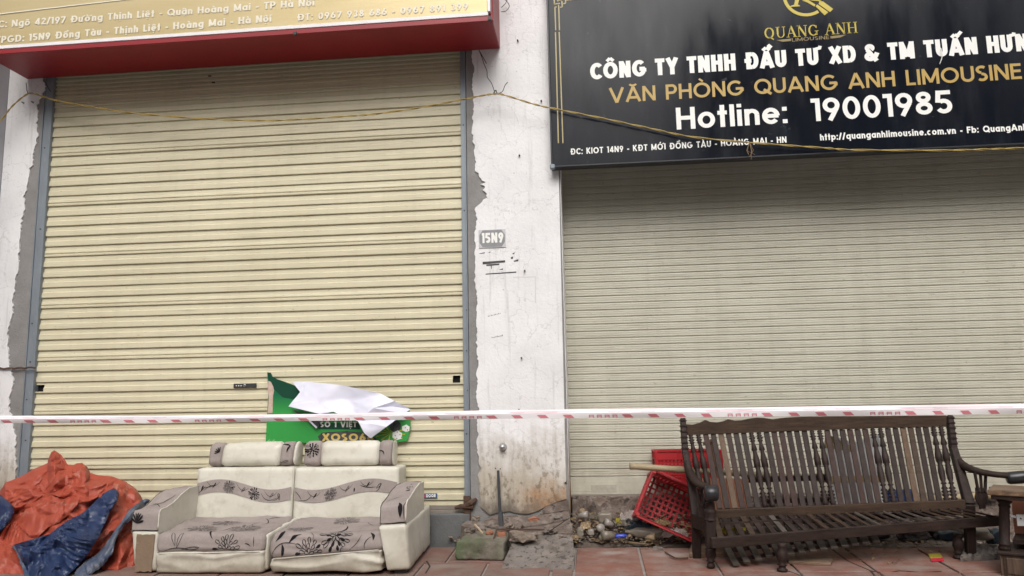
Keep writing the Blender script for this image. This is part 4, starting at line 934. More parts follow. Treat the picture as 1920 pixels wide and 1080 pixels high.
bl_.prism([cb+V((cos(2*pi*i/20)*.042, 0, sin(2*pi*i/20)*.042)) for i in range(20)], (0, -.0005, 0)); bl_.build('dark_print', 'ink', bn)
ry = MB()
for a_ in range(0, 360, 30):
    t = radians(a_+8); ry.prism([P(732+28*cos(t-.07), 812+17*sin(t-.07), YPo-.0006), P(732+28*cos(t+.07), 812+17*sin(t+.07), YPo-.0006), P(732, 812, YPo-.0006)], (0, -.0004, 0))
ry.build('ray_print', 'yellow_wrap', bn)['kind'] = 'stuff'
dc = MB()
for cx, cy, s in ((745, 816, 9), (761, 803, 7)): flatpoly(dc, [(cx-s, cy-s*.5), (cx+1, cy-s), (cx+s, cy-s*.4), (cx+s*.9, cy+s*.7), (cx, cy+s), (cx-s, cy+s*.5)], YPo-.002, .0005)
dc.build('dice_print', 'dice_white', bn)['kind'] = 'stuff'
dp = MB()
for cx, cy in ((741, 817), (744, 822), (750, 815), (753, 820), (745, 810), (760, 802), (764, 806)): flatpoly(dp, [(cx-1.2, cy), (cx, cy-1.2), (cx+1.2, cy), (cx, cy+1.2)], YPo-.0028, .0003)
dp.build('dice_pip', 'ink', bn)['kind'] = 'stuff'
# folded-over white back: crumpled facets
kn = {  # (x, y, depth towards street)
 'a': (548, 716, .02), 'b': (580, 716, .03), 'c': (640, 722, .05), 'd': (712, 737, .04), 'e': (740, 752, .05), 'f': (770, 767, .02), 'g': (563, 735, .05), 'h': (541, 762, .09), 'i': (600, 752, .08),
 'j': (660, 750, .04), 'k': (625, 772, .10), 'l': (700, 765, .09), 'm': (665, 775, .07), 'n': (738, 772, .08), 'o': (755, 778, .07), 'p': (600, 776, .11), 'q': (725, 800, .10), 'r': (695, 822, .09), 's': (683, 812, .11), 't': (672, 790, .10), 'u': (735, 762, .035),
 'v': (712, 786, .06), 'w': (562, 748, .07)}
K_ = {k_: P(x, y, YPo-d) for k_, (x, y, d) in kn.items()}
tr = ['abg', 'gbw', 'whg', 'bci', 'biw', 'wih', 'hip', 'ikp', 'cji', 'ijk', 'cdj', 'jmk', 'jlm', 'djl', 'del', 'deu', 'uen', 'lun', 'leu', 'efo', 'uon', 'ufo', 'mlt', 'ltv', 'lnv', 'nov', 'voq', 'vqt', 'tqs', 'qrs', 'kmt', 'uef']
names = list(K_); fl = MB().add([K_[k_] for k_ in names], [tuple(names.index(c) for c in t) for t in ['abg', 'bwg', 'gwh', 'bci', 'biw', 'wih', 'hip', 'ikp', 'cji', 'ijk', 'cdj', 'jmk', 'jlm', 'djl', 'del', 'eul', 'lun', 'efu', 'fou', 'uon', 'mlt', 'ltv', 'lnv', 'nov', 'voq', 'vqt', 'tqs', 'qrs', 'kmt']])
me = bpy.data.meshes.new('x'); me.from_pydata(fl.v, [], fl.f)
bm = bmesh.new(); bm.from_mesh(me); bmesh.ops.recalc_face_normals(bm, faces=bm.faces)
bmesh.ops.subdivide_edges(bm, edges=bm.edges, cuts=5, use_grid_fill=True)
for v in bm.verts: v.co.y -= 0.008*(abs(fbm(v.co, 5, 1.0))) + .005*abs(noise.noise(V((v.co.x*14+v.co.z*9, v.co.z*20-v.co.x*8, 2)))) + .003*nz(v.co, 45)
fl = MB(); bm.verts.index_update(); fl.add([v.co.copy() for v in bm.verts], [tuple(v.index for v in f.verts) for f in bm.faces]); bm.free()
fo = fl.build('folded_back', 'poster_back', bn, smooth=True); sharp(fo, 40)
dk = MB(); dk.prism([P(545, 765, YPo-.01), P(600, 792, YPo-.01), P(596, 803, YPo-.01), P(570, 785, YPo-.01)], (0, -.003, 0)); dk.build('tear_edge', 'ink', bn)
dk = MB(); dk.bar(P(572, 781, YPo-.03), P(594, 802, YPo-.03), .012, .01); dk.build('curled_strip', 'poster_back', bn)

#@@ SOFA
# ================================================================== floral sofa, two sections
def wr(amp, seed, ax='z'):
    def f(w, n, p):
        k = amp*(fbm(w, 6, seed)) + amp*0.35*nz(w, 26, seed)
        return k
    return f
def drape(amp, seed):   # sagging folds running sideways, as loose leather hangs
    def f(w, n, p):
        q = V((w.x*2.2+0.8*nz(w, 3, seed), w.y*2, w.z*16+1.5*nz(w, 2.2, seed+3)))
        return amp*(1-abs(noise.noise(q))*2.4) + amp*.3*fbm(w, 9, seed)
    return f
PF, PB = -0.80, -0.30
def C(x, y, Y): return P(x, y, Y)
RN = random.Random(11)
def section(side):
    if side == 'L':
        lab = 'left half of a cream and grey floral sofa, armrest against the tarpaulin'
        th_ = thing('sofa', lab, 'sofa', (P(395, 1078, -.6).x, -0.5, gz(-.5)), 'floral sofa halves')
        fl_, fr_ = 292, 493; yt0, yt1 = 1001, 1002; ys0, ys1 = 1038, 1034; yb0, yb1 = 1080, 1074
        bl0, br0 = 367, 549; fy = -0.80
    else:
        lab = 'right half of a cream and grey floral sofa, armrest towards the pillar'
        th_ = thing('sofa', lab, 'sofa', (P(640, 1078, -.6).x, -0.5, gz(-.5)), 'floral sofa halves')
        fl_, fr_ = 506, 716; yt0, yt1 = 1009, 998; ys0, ys1 = 1048, 1031; yb0, yb1 = 1079, 1072
        bl0, br0 = 552, 716; fy = -0.82
    by = -0.32
    # seat cushion: fabric over top and front
    zt_f = C((fl_+fr_)/2, (yt0+yt1)/2, fy).z; zt_b = zt_f+0.035; zs0 = C(fl_, ys0, fy).z; zs1 = C(fr_, ys1, fy).z
    X0, X1 = C(fl_, ys0, fy).x, C(fr_, ys1, fy).x
    XB0, XB1 = X0-0.02, X1+0.015
    fr = [V((X0, fy, zs0)), V((X1, fy, zs1)), V((X1, fy+.02, zt_f)), V((X0, fy+.02, zt_f))]
    bk = [V((XB0, by, zs0)), V((XB1, by, zs1)), V((XB1, by, zt_b)), V((XB0, by, zt_b))]
    def dsp(w, n, p, s=1.0 if side == 'L' else 4.0):
        sag = -0.012*sin(pi*min(max(p[0], 0), 1))*sin(pi*min(max(p[1], 0), 1)) if p[2] > .9 else 0
        return sag + 0.005*fbm(w, 7, s) + 0.0085*(1-abs(noise.noise(V((w.x*2.2+s, w.y*5, w.z*22+s+.8*nz(w, 4, s)))))*2.6)
    seat = RBox(fr, bk, (0.022, 0.03, 0.028), dsp)
    so = seat.mb((30, 24, 12)).build('seat_cushion', 'grey_fabric', th_, smooth=True, weld=True)
    def sf(a, b):  # a metres from left, b metres up the front from the seam then back over the top
        L = seat.L; hz = L.z
        if b <= hz: return seat.map((a/L.x, 0, b/hz), 0.0022)
        return seat.map((a/L.x, min((b-hz)/L.y, 1), 1), 0.0022)
    L = seat.L; hz = L.z
    pr = MB(); pg = MB()
    if side == 'L':
        flower(pr, (.45, .02), .085, sf, RN, .05, True, 1.0)
        stroke(pr, bez((.03, .0), (.12, .06), (.27, 0.0), 10), .004, sf); petal(pr, (.12, .04), 1.9, 0, .09, .02, sf, False, .004); petal(pr, (.13, .03), 1.3, 0, .1, .02, sf, False, .004); petal(pr, (.16, .02), .1, 0, .12, .015, sf, False, .004)
        leaf(pr, (.36, .075), (.34, .20), .10, sf, .35); stroke(pr, bez((.35, .19), (.40, .22), (.42, .30)), .005, sf)
        for c, R in (((.22, hz+.12), .10), ((.5, hz+.13), .10), ((.30, hz+.30), .09)): flower(pg, c, R, sf, RN, .15, False, .9)
        stroke(pg, bez((.52, hz+.2), (.45, hz+.28), (.5, hz+.33)), .006, sf); stroke(pr, bez((.55, hz+.25), (.6, hz+.3), (.52, hz+.38)), .006, sf); leaf(pr, (.54, hz+.36), (.62, hz+.40), .1, sf)
        leaf(pr, (.56, .05), (.6, .03), .15, sf); stroke(pr, bez((.62, .03), (.62, .06), (.615, .09), 4), .004, sf)
    else:
        flower(pr, (.40, .105), .095, sf, RN, .55, False, 1.0); flower(pr, (.24, .01), .09, sf, RN, .12, True, 1.0)
        leaf(pr, (.03, .08), (.06, .175), .22, sf, -.35); leaf(pr, (.07, .07), (.07, 0.0), .26, sf, .25); leaf(pr, (.11, .07), (.185, .125), .2, sf, .15)
        stroke(pr, bez((.01, .01), (.04, .10), (.16, .065), 10), .004, sf); stroke(pr, bez((.49, .02), (.54, .05), (.56, .12), 8), .004, sf); leaf(pr, (.6, .15), (.63, .07), .22, sf, .3)
        stroke(pr, bez((.58, .02), (.57, .07), (.62, .10), 8), .005, sf); stroke(pr, bez((.45, .03), (.44, 0.05), (.43, .0), 5), .005, sf)
        for c, R in (((.13, hz+.13), .08), ((.35, hz+.36), .085)): flower(pg, c, R, sf, RN, .2, False, .9)
        stroke(pr, bez((.33, hz+.10), (.45, hz+.12), (.40, hz+.22)), .012, sf); stroke(pg, bez((.2, hz+.05), (.28, hz+.0), (.26, hz-.03)), .005, sf); stroke(pr, bez((.5, hz+.32), (.55, hz+.2), (.63, hz+.22), 8), .004, sf)
    pr.build('flower_print', 'fabric_print', so)['kind'] = 'stuff'; pg.build('flower_print', 'print_grey', so, label='faded flowers worn pale on the seat')['kind'] = 'stuff'
    # loose leather skirt
    zb0, zb1 = C(fl_, yb0, fy).z, C(fr_, yb1, fy).z
    g0 = gz(fy)+0.012
    fr = [V((X0+.004, fy+.012, max(zb0, g0))), V((X1-.004, fy+.012, max(zb1, g0))), V((X1-.004, fy+.004, zs1-.001)), V((X0+.004, fy+.004, zs0-.001))]
    bk = [V((X0+.004, by+.1, g0+.03)), V((X1+.01, by+.1, g0+.03)), V((X1+.01, by+.1, zs1-.001)), V((X0+.004, by+.1, zs0-.001))]
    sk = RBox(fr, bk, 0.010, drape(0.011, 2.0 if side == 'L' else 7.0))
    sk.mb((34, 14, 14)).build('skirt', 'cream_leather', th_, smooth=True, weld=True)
    # stitched seam between
    MB().tube([V((X0+.02, fy-.003, zs0)), V((X1-.02, fy-.003, zs1))], .0035, 6).build('piping', 'cream_leather', th_)
    if side == 'L':   # exposed leather side of the seat
        fr = [V((X1-.01, fy+.03, g0+.01)), V((X1+.02, fy+.03, g0+.01)), V((X1+.016, fy+.035, zt_f-.01)), V((X1-.01, fy+.035, zt_f-.01))]
        bk = [V((X1, by, g0+.01)), V((X1+.034, by, g0+.01)), V((X1+.03, by, zt_b-.01)), V((X1, by, zt_b-.01))]
        RBox(fr, bk, 0.01, soft(.004, 12)).mb((4, 20, 12)).build('side_panel', 'cream_leather', th_, smooth=True, weld=True)
    # back rest
    ybt = -0.28; x0 = C(bl0, 965, ybt).x-.0; x1 = C(br0 if side == 'L' else 748, 965, ybt).x
    zt = C(450, 877, ybt).z if side == 'L' else C(640, 876, ybt).z
    zb = zt_b-0.10
    xa, xb = C(371 if side == 'L' else 553, 880, ybt).x, C(551 if side == 'L' else 748, 880, ybt).x
    fr = [V((x0, ybt-.05, zb)), V((x1 if side == 'L' else xb, ybt-.05, zb)), V((xb, ybt, zt)), V((xa, ybt, zt))]
    bk = [V((x0, -.07, zb)), V((x1 if side == 'L' else xb, -.07, zb)), V((xb, -.07, zt)), V((xa, -.07, zt))]
    bkb = RBox(fr, bk, (.012, .018, .018), lambda w, n, p: 0.005*sin(pi*min(max(p[0], 0), 1))*sin(pi*min(max(p[2], 0), 1)) + .003*fbm(w, 8, 3.0))
    bo = bkb.mb((26, 8, 22)).build('backrest', 'cream_leather', th_, smooth=True, weld=True)
    # wavy fabric band: shapes run from the outer side to the middle
    def wave(u): 
        uu = u if side == 'L' else 1-u
        return 0.735+0.085*sin((uu*1.02+0.0)*2*pi*0.86+0.25)
    WB = 0.20
    vs, fs = grid(40, 6, lambda u, v: bkb.map((0.012+u*.976, 0, wave(u)-WB*(1-v)), .0035))
    fb = MB().add(vs, fs).build('fabric_band', 'grey_fabric', bo, smooth=True)
    def bf(a, b): return bkb.map((a/bkb.L.x, 0, wave(a/bkb.L.x)-WB+b/bkb.L.z), .0052)
    pb = MB(); hb = WB*bkb.L.z
    if side == 'L':
        for a, fl in ((.24, .1), (.42, .8)):
            flower(pb, (a, hb*.47), hb*.50, bf, RN, fl, False, 1.0)
        stroke(pb, bez((.01, .01), (.05, .02), (.07, .05)), .005, bf); petal(pb, (.04, .02), 1.2, 0, .04, .012, bf, True); stroke(pb, bez((.06, .02), (.09, .05), (.14, .045)), .004, bf); stroke(pb, bez((.05, .045), (.1, .03), (.14, .05)), .003, bf)
        stroke(pb, bez((.47, .055), (.50, -.01), (.58, .03), 10), .004, bf); stroke(pb, bez((.55, .01), (.60, .02), (.6, .055), 8), .004, bf); petal(pb, (.6, .01), 1.8, 0, .05, .01, bf, False, .004)
    else:
        for a in (.26,):
            flower(pb, (a, hb*.47), hb*.50, bf, RN, .0, False, 1.0)
        stroke(pb, bez((.01, .06), (.04, .05), (.06, .01)), .005, bf); stroke(pb, bez((.04, .01), (.10, .0), (.13, .05)), .004, bf); petal(pb, (.42, .01), 1.5, 0, .03, .01, bf, True)
        stroke(pb, bez((.46, .05), (.5, .02), (.57, .03)), .005, bf); stroke(pb, bez((.57, .0), (.60, .02), (.6, .06)), .005, bf); petal(pb, (.57, .02), .8, 0, .05, .012, bf, False, .004)
    for a in ((.12, .33, .53) if side == 'L' else (.14, .36, .50)):
        stroke(pb, bez((a-.04, hb*.9), (a, hb*.1), (a+.05, hb*.8), 8), .0035, bf); petal(pb, (a, hb*.3), 1.0, 0, hb*.55, .009, bf, RN.random() < .4, .003)
    pb.build('flower_print', 'fabric_print', fb)['kind'] = 'stuff'
    # head rest: fabric ends, leather middle
    hx = (387, 412, 522, 546, 555) if side == 'L' else (568, 599, 709, 734, 737)
    yh0, yh1 = (830, 876) if side == 'L' else (827, 876)
    hY = -0.245
    hz0, hz1 = C(hx[1], yh1, hY).z+.002, C(hx[1], yh0, hY).z
    shear = (C(395, yh0, hY).x-C(387, yh1, hY).x) if side == 'L' else 0.004
    segs = [('headrest_end', 'grey_fabric'), ('headrest', 'cream_leather'), ('headrest_end', 'grey_fabric'), ('headrest_side', 'cream_leather')]
    for i, (nm, mm) in enumerate(segs):
        a, b = C(hx[i], yh1, hY).x, C(hx[i+1], yh1, hY).x
        sa = shear*(1-i*.1); ex = .0 if i != 1 else .0
        fr = [V((a, hY-.01, hz0)), V((b, hY-.01, hz0)), V((b+sa*.6, hY+.02, hz1)), V((a+sa*.6, hY+.02, hz1))]
        bk = [V((a, hY+.14, hz0)), V((b, hY+.14, hz0)), V((b+sa*.6, hY+.13, hz1-.01)), V((a+sa*.6, hY+.13, hz1-.01))]
        rb_ = RBox(fr, bk, (.006 if i in (0, 1, 2) else .018, .06, .05), lambda w, n, p: .006*fbm(w, 6, 2.0)+.002)
        ho = rb_.mb((16 if i == 1 else 6, 8, 12)).build(nm, mm, th_, smooth=True, weld=True)
        if i in (0, 2):
            hf = lambda a_, b_: rb_.map((a_/rb_.L.x, 0, b_/rb_.L.z), .003)
            hp = MB(); w = rb_.L.x; h = rb_.L.z
            if side == 'R' and i == 0: flower(hp, (w*.5, h*.66), w*.47, hf, RN, .8, False, 1.0); stroke(hp, bez((.01, .005), (.03, .03), (.06, .005)), .004, hf)
            elif side == 'L' and i == 0: [petal(hp, (w*.85, h*.6), pi*.55+i_*.4, 0.0, w*.42, .008, hf, True) for i_ in range(5)]
            elif side == 'L': leaf(hp, (w*.1, h*.9), (w*.75, h*.8), .2, hf); leaf(hp, (w*.55, h*.55), (w*.8, h*.85), .25, hf); petal(hp, (0.005, h*.1), .35, 0, w*.75, .012, hf, False, .003)
            else: stroke(hp, bez((.0, h*.6), (w*.4, h*.63), (w*.42, h*.45)), .008, hf)
            hp.build('flower_print', 'fabric_print', ho)['kind'] = 'stuff'
    # arm
    if side == 'L':
        xi_f, xi_b = C(305, 980, -.76).x, C(364, 960, -.30).x
        xi = (xi_f+xi_b)/2
        xo = xi-0.165
        zi_b, zi_f = C(364, 914, -.33).z, C(306, 955, -.74).z
        zo_b, zo_f = C(338, 915, -.33).z-.005, C(262, 953, -.74).z
        zb_ = C(262, 993, -.76).z
        prof = [(-.30, 0), (-.42, -.02), (-.52, .25), (-.62, .75), (-.70, .97), (-.755, 1.0), (-.775, 1.25), (-.78, 2.0)]
        def armtop(u, v):  # u across inner->outer, v along back->front
            t = v*(len(prof)-1); i = min(int(t), len(prof)-2); f_ = t-i
            y = prof[i][0]*(1-f_)+prof[i+1][0]*f_; k = prof[i][1]*(1-f_)+prof[i+1][1]*f_
            zi = zi_b+(zi_f-zi_b)*min(k, 1); zz = zi+0.012*sin(pi*u)-0.008*u
            if k > 1: zz = zi_f+(zb_-zi_f)*(k-1)+.004
            x = xi+(xo-xi)*u
            p = V((x, y, zz)); p += V((0, 0, .005*fbm(p, 9, 8.0)))
            return p
        vs, fs = grid(14, 28, armtop); a_m = MB().add(vs, fs)
        ao = a_m.build('armrest', 'grey_fabric', th_, smooth=True)
        # inner and outer cheeks
        for nm, u, xx, mm in (('inner_panel', 0, xi+.006, 'cream_leather'), ('outer_panel', 1, xo-.004, 'grey_fabric')):
            ck = MB(); top = [armtop(u, j/28) for j in range(29)]; vv = []
            for p in top: vv += [V((xx, p.y, p.z+.002)), V((xx, p.y, zb_-.02))]
            ck.add(vv, [(2*i, 2*i+1, 2*i+3, 2*i+2) for i in range(28)]); ck.build(nm, mm, th_, smooth=False)
        MB().tube([armtop(0, j/28)+V((.004, 0, .003)) for j in range(29)], .004, 6).build('piping', 'cream_leather', th_, smooth=True)
        af = lambda a, b: armtop(min(max(1-a/.165, 0), 1), min(max(1-b, 0), 1))+V((0, -.004, .003))
        ap = MB()
        for i in range(7): petal(ap, (.03, .02), .2+i*.42, .0, .045, .008, lambda a, b: armtop(1-a/.165, 1-b*3.0 if b > 0 else 1)+V((0, -.005, .002)), True)
        stroke(ap, bez((.05, .45), (.1, .5), (.14, .7), 8), .006, af); stroke(ap, bez((.13, .42), (.11, .5), (.03, .55), 8), .006, af); leaf(ap, (.06, .82), (.13, .93), .04, af)
        ap.build('flower_print', 'fabric_print', ao)['kind'] = 'stuff'
        # lower arm box: torn open at the front, brown board showing
        zt_ = zb_-.004
        fr = [V((C(251, 1078, -.78).x, -.775, gz(-.78)+.01)), V((X0-.004, -.775, gz(-.78)+.01)), V((X0-.004, -.775, zt_)), V((xo-.01, -.775, zt_))]
        bk = [V((xo-.01, -.1, gz(-.1)+.01)), V((X0-.004, -.1, gz(-.1)+.01)), V((X0-.004, -.1, zt_)), V((xo-.01, -.1, zt_))]
        RBox(fr, bk, .014, soft(.004, 9, 3)).mb((10, 14, 12)).build('arm_base', 'cream_leather', th_, smooth=True, weld=True)
        tb = MB(); n_ = 40; x_a, x_b = fr[0].x+.004, fr[1].x-.018; za, zb2 = fr[0].z+.004, zt_-.022
        pts = []
        for i in range(n_):
            t = i/n_*4; s_i = int(t); f_ = t-s_i
            q = [(x_a, za), (x_b-.012, za), (x_b, zb2), (x_a+.002, zb2), (x_a, za)]
            xx = q[s_i][0]*(1-f_)+q[s_i+1][0]*f_; zz = q[s_i][1]*(1-f_)+q[s_i+1][1]*f_
            pts.append(V((xx+.005*nz((xx, 0, zz), 60), -.7755, zz+.008*nz((xx, 3, zz), 45))))
        tb.prism(pts, (0, -.006, 0)); tb.build('bare_board', 'board_brown', th_)
        fo_ = MB().box((fr[0].x+.03, -.74, gz(-.7)-.005), (fr[0].x+.09, -.68, gz(-.7)+.02)); fo_.build('foot', 'black_plastic', th_)
    else:
        y_f, y_b = -.78, -.28
        xi, xo = C(714, 960, y_f).x, C(760, 960, y_f).x
        zt_f_, zt_b_ = C(740, 945, y_f).z, C(765, 908, y_b-.05).z
        zm = C(735, 981, y_f).z
        prof = [(-.28, 0), (-.40, 0.0), (-.50, .22), (-.60, .6), (-.68, .9), (-.74, 1.0), (-.775, 1.2), (-.785, 2.0)]
        def armtop(u, v):
            t = v*(len(prof)-1); i = min(int(t), len(prof)-2); f_ = t-i
            y = prof[i][0]*(1-f_)+prof[i+1][0]*f_; k = prof[i][1]*(1-f_)+prof[i+1][1]*f_
            zz = zt_b_+(zt_f_-zt_b_)*min(k, 1)+0.010*sin(pi*u)+.010*u
            if k > 1: zz = zt_f_+.01*u+(zm-zt_f_)*(k-1)
            p = V((xi+(xo-xi)*u, y, zz)); p += V((0, 0, .004*fbm(p, 9, 5.0))); return p
        vs, fs = grid(14, 28, armtop); ao = MB().add(vs, fs).build('armrest', 'grey_fabric', th_, smooth=True)
        for nm, u, xx, mm in (('inner_panel', 0, xi-.004, 'grey_fabric'), ('outer_panel', 1, xo+.005, 'cream_leather')):
            ck = MB(); vv = []
            for j in range(29):
                p = armtop(u, j/28); vv += [V((xx, p.y, p.z+.004)), V((xx, p.y, zm-.01))]
            ck.add(vv, [(2*i, 2*i+1, 2*i+3, 2*i+2) for i in range(28)]); ck.build(nm, mm, th_)
        MB().tube([armtop(1, j/28)+V((.003, 0, .004)) for j in range(29)], .0045, 6).build('piping', 'cream_leather', th_, smooth=True)
        af = lambda a, b: armtop(min(max(a/(xo-xi), 0), 1), min(max(1-b, 0), 1))+V((0, -.004, .003))
        ap = MB(); leaf(ap, (.11, .20), (.12, .03), .12, lambda a, b: af(a, b), .0)
        leaf(ap, (.105, .26), (.125, .05), .10, af, .05); stroke(ap, bez((.02, .32), (.05, .42), (.10, .45), 8), .005, af); stroke(ap, bez((.02, .30), (.06, .36), (.08, .44), 8), .004, af)
        for i in range(10): petal(ap, (.10+.01*(i % 3), .62+.03*(i//3)), i*.7, 0, .016, .006, lambda a, b: af(a, .62+(b-.62)*2), True)
        stroke(ap, bez((.08, .93), (.12, .97), (.15, .98), 6), .008, af); stroke(ap, bez((.145, .02), (.13, .12), (.15, .26), 8), .005, af)
        ap.build('flower_print', 'fabric_print', ao)['kind'] = 'stuff'
        gf = gz(-.8)+.025
        fr = [V((C(723, 1071, -.83).x, -.82, gf)), V((C(768, 1063, -.80).x, -.79, gf+.004)), V((xo+.008, -.80, zm-.004)), V((xi-.006, -.82, zm-.012))]
        bk = [V((xi, -.10, gf+.02)), V((xo+.012, -.10, gf+.02)), V((xo+.012, -.10, zm+.02)), V((xi, -.10, zm+.02))]
        RBox(fr, bk, .016, soft(.004, 9, 6)).mb((12, 20, 16)).build('arm_base', 'cream_leather', th_, smooth=True, weld=True)
        MB().box((fr[1].x-.10, -.76, gz(-.76)), (fr[1].x-.03, -.70, gf+.004)).build('foot', 'black_plastic', th_)
        MB().box((xo-.05, -.25, gz(-.2)), (xo, -.19, gf+.03)).build('foot', 'black_plastic', th_)
section('L'); section('R')

#@@ TARP
# ================================================================== tarpaulin heap
ty = thing('tarpaulin', 'crumpled orange and blue plastic tarpaulin heaped beside the sofa', 'tarpaulin', (0.9, -0.5, gz(-.5)))
sil = [(-160, 990), (-90, 950), (-40, 935), (0, 921), (10, 905), (40, 893), (62, 880), (90, 868), (97, 852), (103, 845), (111, 852), (122, 870), (134, 873), (152, 868), (160, 872), (167, 886), (185, 891), (210, 893), (235, 903), (252, 914), (262, 928), (268, 942), (276, 952), (279, 990)]
def silh(x): return li(sil, x) or 990
def tri(x): return abs((x % 2.0)-1)*2-1
FD = [(radians(a), f_, ph, 2.0/f_) for a, f_, ph in ((38, 1.6, .2), (70, 2.6, .7), (15, 4.1, .4), (118, 3.3, .1), (50, 6.5, .9), (88, 9.5, .3), (25, 13.0, .5), (60, 20.0, .8), (105, 17.0, .1), (42, 30.0, .6))]
def crum(px, py, seed=0.0, sc=1.0):
    p = V((px/150, py/150, seed)); wx = 0.40*noise.noise(p*1.5+V((3, 1, 0))); wy = 0.40*noise.noise(p*1.5+V((-5, 4, 2))); h = 0
    w2x = .06*noise.noise(p*5); w2y = .06*noise.noise(p*5+V((9, 9, 9)))
    for a, s, ph, am in FD:
        d = (p.x+wx+w2x)*cos(a+seed*.6)+(p.y+wy+w2y)*sin(a+seed*.6)
        mask = min(1.3, 3.0*abs(noise.noise(V((px/60, py/60, s+seed)))))
        h += am*tri(d*s*sc+ph)*mask*.8
    return h*1.0
def heapY(px, py):
    t = min(max((py-silh(px))/(1110-silh(px)), 0), 1)
    base = -0.20-0.60*(t**0.75)
    edge = min(max((282-px)/60, 0), 1)**0.5
    return base*(0.55+0.45*edge) - 0.0
def surf(px, py, off=0.0, seed=0.0, amp=0.052, sc=1.0):
    t = (py-silh(px))
    fade = min(max(t/14, 0.0), 1)
    return P(px, py, heapY(px, py) - off - amp*fade*crum(px, py, seed, sc))
nu, nv = 300, 170
def hp(u, v):
    px = -160+u*440; s = silh(px); return surf(px, s+(1112-s)*(v**0.9))
vs, fs = grid(nu, nv, hp)
vs2, fs2 = grid(nu, 6, lambda u, v: (lambda p: V((p.x-(0.0), p.y+(-0.06-p.y)*v, p.z-(p.z-gz(-.06))*v*v)))(hp(u, 0)))
tm = MB().add(vs, fs).add(vs2, fs2)
vs3, fs3 = grid(40, 8, lambda u, v: (lambda p: V((p.x-.02*v, p.y+(-0.06-p.y)*v, p.z)))(hp(1, u))); tm.add(vs3, fs3)
o = tm.build('orange_side', 'tarp_orange', ty, smooth=True, weld=True); sharp(o, 9)
def inpoly(x, y, pl):
    c = False; j = len(pl)-1
    for i in range(len(pl)):
        if (pl[i][1] > y) != (pl[j][1] > y) and x < (pl[j][0]-pl[i][0])*(y-pl[i][1])/(pl[j][1]-pl[i][1])+pl[i][0]: c = not c
        j = i
    return c
def edged(x, y, pl):
    dm = 1e9
    for i in range(len(pl)):
        ax, ay = pl[i]; bx, by = pl[(i+1) % len(pl)]; dx, dy = bx-ax, by-ay
        t = min(max(((x-ax)*dx+(y-ay)*dy)/max(dx*dx+dy*dy, 1e-6), 0), 1); dm = min(dm, math.hypot(x-ax-t*dx, y-ay-t*dy))
    return dm
def sheet(poly, off, bulge, seed, amp, sc, m, nm, step=2.2):
    """a fold of the sheet: filled outline subdivided finely, bulging off the heap, with its rim turned down"""
    bm = bmesh.new(); den = []
    for i in range(len(poly)):
        a, b = V(poly[i]), V(poly[(i+1) % len(poly)]); n = max(1, int((b-a).length/step)); den += [a+(b-a)*k/n for k in range(n)]
    den = [p+V((1.6*noise.noise(V((p.x/9, p.y/9, seed))), 1.6*noise.noise(V((p.x/9, p.y/9, seed+5))))) for p in den]
    vv = [bm.verts.new((p.x, p.y, 0)) for p in den]; f = bm.faces.new(vv)
    bmesh.ops.triangulate(bm, faces=[f])
    for it in range(5):
        es = [e for e in bm.edges if e.calc_length() > step*1.6]
        if not es: break
        bmesh.ops.subdivide_edges(bm, edges=es, cuts=1); bmesh.ops.triangulate(bm, faces=bm.faces)
    bnd = set(v for e in bm.edges if e.is_boundary for v in e.verts); be = [e for e in bm.edges if e.is_boundary]
    co = {}
    for v in bm.verts:
        d = edged(v.co.x, v.co.y, poly); k = min(d/9, 1)**0.6
        co[v] = surf(v.co.x, v.co.y, off + bulge*k, seed, amp, sc)
    r = bmesh.ops.extrude_edge_only(bm, edges=be); nv_ = [g for g in r['geom'] if isinstance(g, bmesh.types.BMVert)]
    for v in nv_: co[v] = surf(v.co.x, v.co.y, -0.035, 0.0)
    for v in bm.verts: v.co = co[v]
    bm.verts.index_update(); mb = MB().add([v.co.copy() for v in bm.verts], [tuple(v.index for v in f.verts) for f in bm.faces]); bm.free()
    o = mb.build(nm, m, ty, smooth=True); sharp(o, 11); return o
def cp(l): return [(x/4.153, 820+y/4.153) for x, y in l]
sheet(cp([(110, 838), (200, 852), (300, 835), (380, 760), (450, 700), (540, 640), (640, 590), (700, 540), (770, 470), (840, 410), (895, 398), (925, 430), (905, 500), (860, 570), (820, 660), (760, 790), (690, 900), (620, 985), (540, 1060), (480, 1130), (210, 1130), (190, 1030), (160, 930)]), .125, .022, 2.0, .040, 1.2, 'tarp_blue', 'blue_side')
sheet(cp([(1175, 485), (1130, 478), (1060, 520), (1000, 570), (950, 650), (890, 730), (820, 840), (740, 920), (660, 965), (590, 1040), (550, 1130), (650, 1130), (720, 1060), (810, 990), (870, 910), (900, 800), (960, 690), (1040, 620), (1110, 560)]), .07, .03, 4.0, .018, 1.1, 'tarp_hem', 'blue_hem')
sheet(cp([(-260, 520), (-120, 440), (0, 445), (60, 490), (100, 530), (108, 590), (85, 640), (40, 690), (0, 730), (-120, 800), (-260, 820)]), .05, .04, 6.0, .03, .8, 'tarp_blue', 'blue_side')
sheet(cp([(-200, 830), (0, 822), (100, 850), (150, 900), (180, 990), (230, 1130), (-200, 1130)]), .05, .03, 8.0, .040, .9, 'tarp_orange', 'orange_fold')
sheet(cp([(90, 850), (130, 838), (165, 900), (190, 990), (260, 1130), (205, 1130), (150, 960), (125, 890)]), .095, .015, 3.0, .006, .8, 'tarp_hem', 'blue_hem')
sheet(cp([(420, 98), (440, 110), (480, 140), (530, 210), (560, 215), (640, 195), (670, 230), (700, 290), (690, 320), (600, 420), (560, 470), (500, 480), (420, 450), (330, 430), (300, 380), (350, 290), (370, 190), (400, 120)]), .006, .018, 9.0, .045, .9, 'tarp_orange', 'orange_fold')
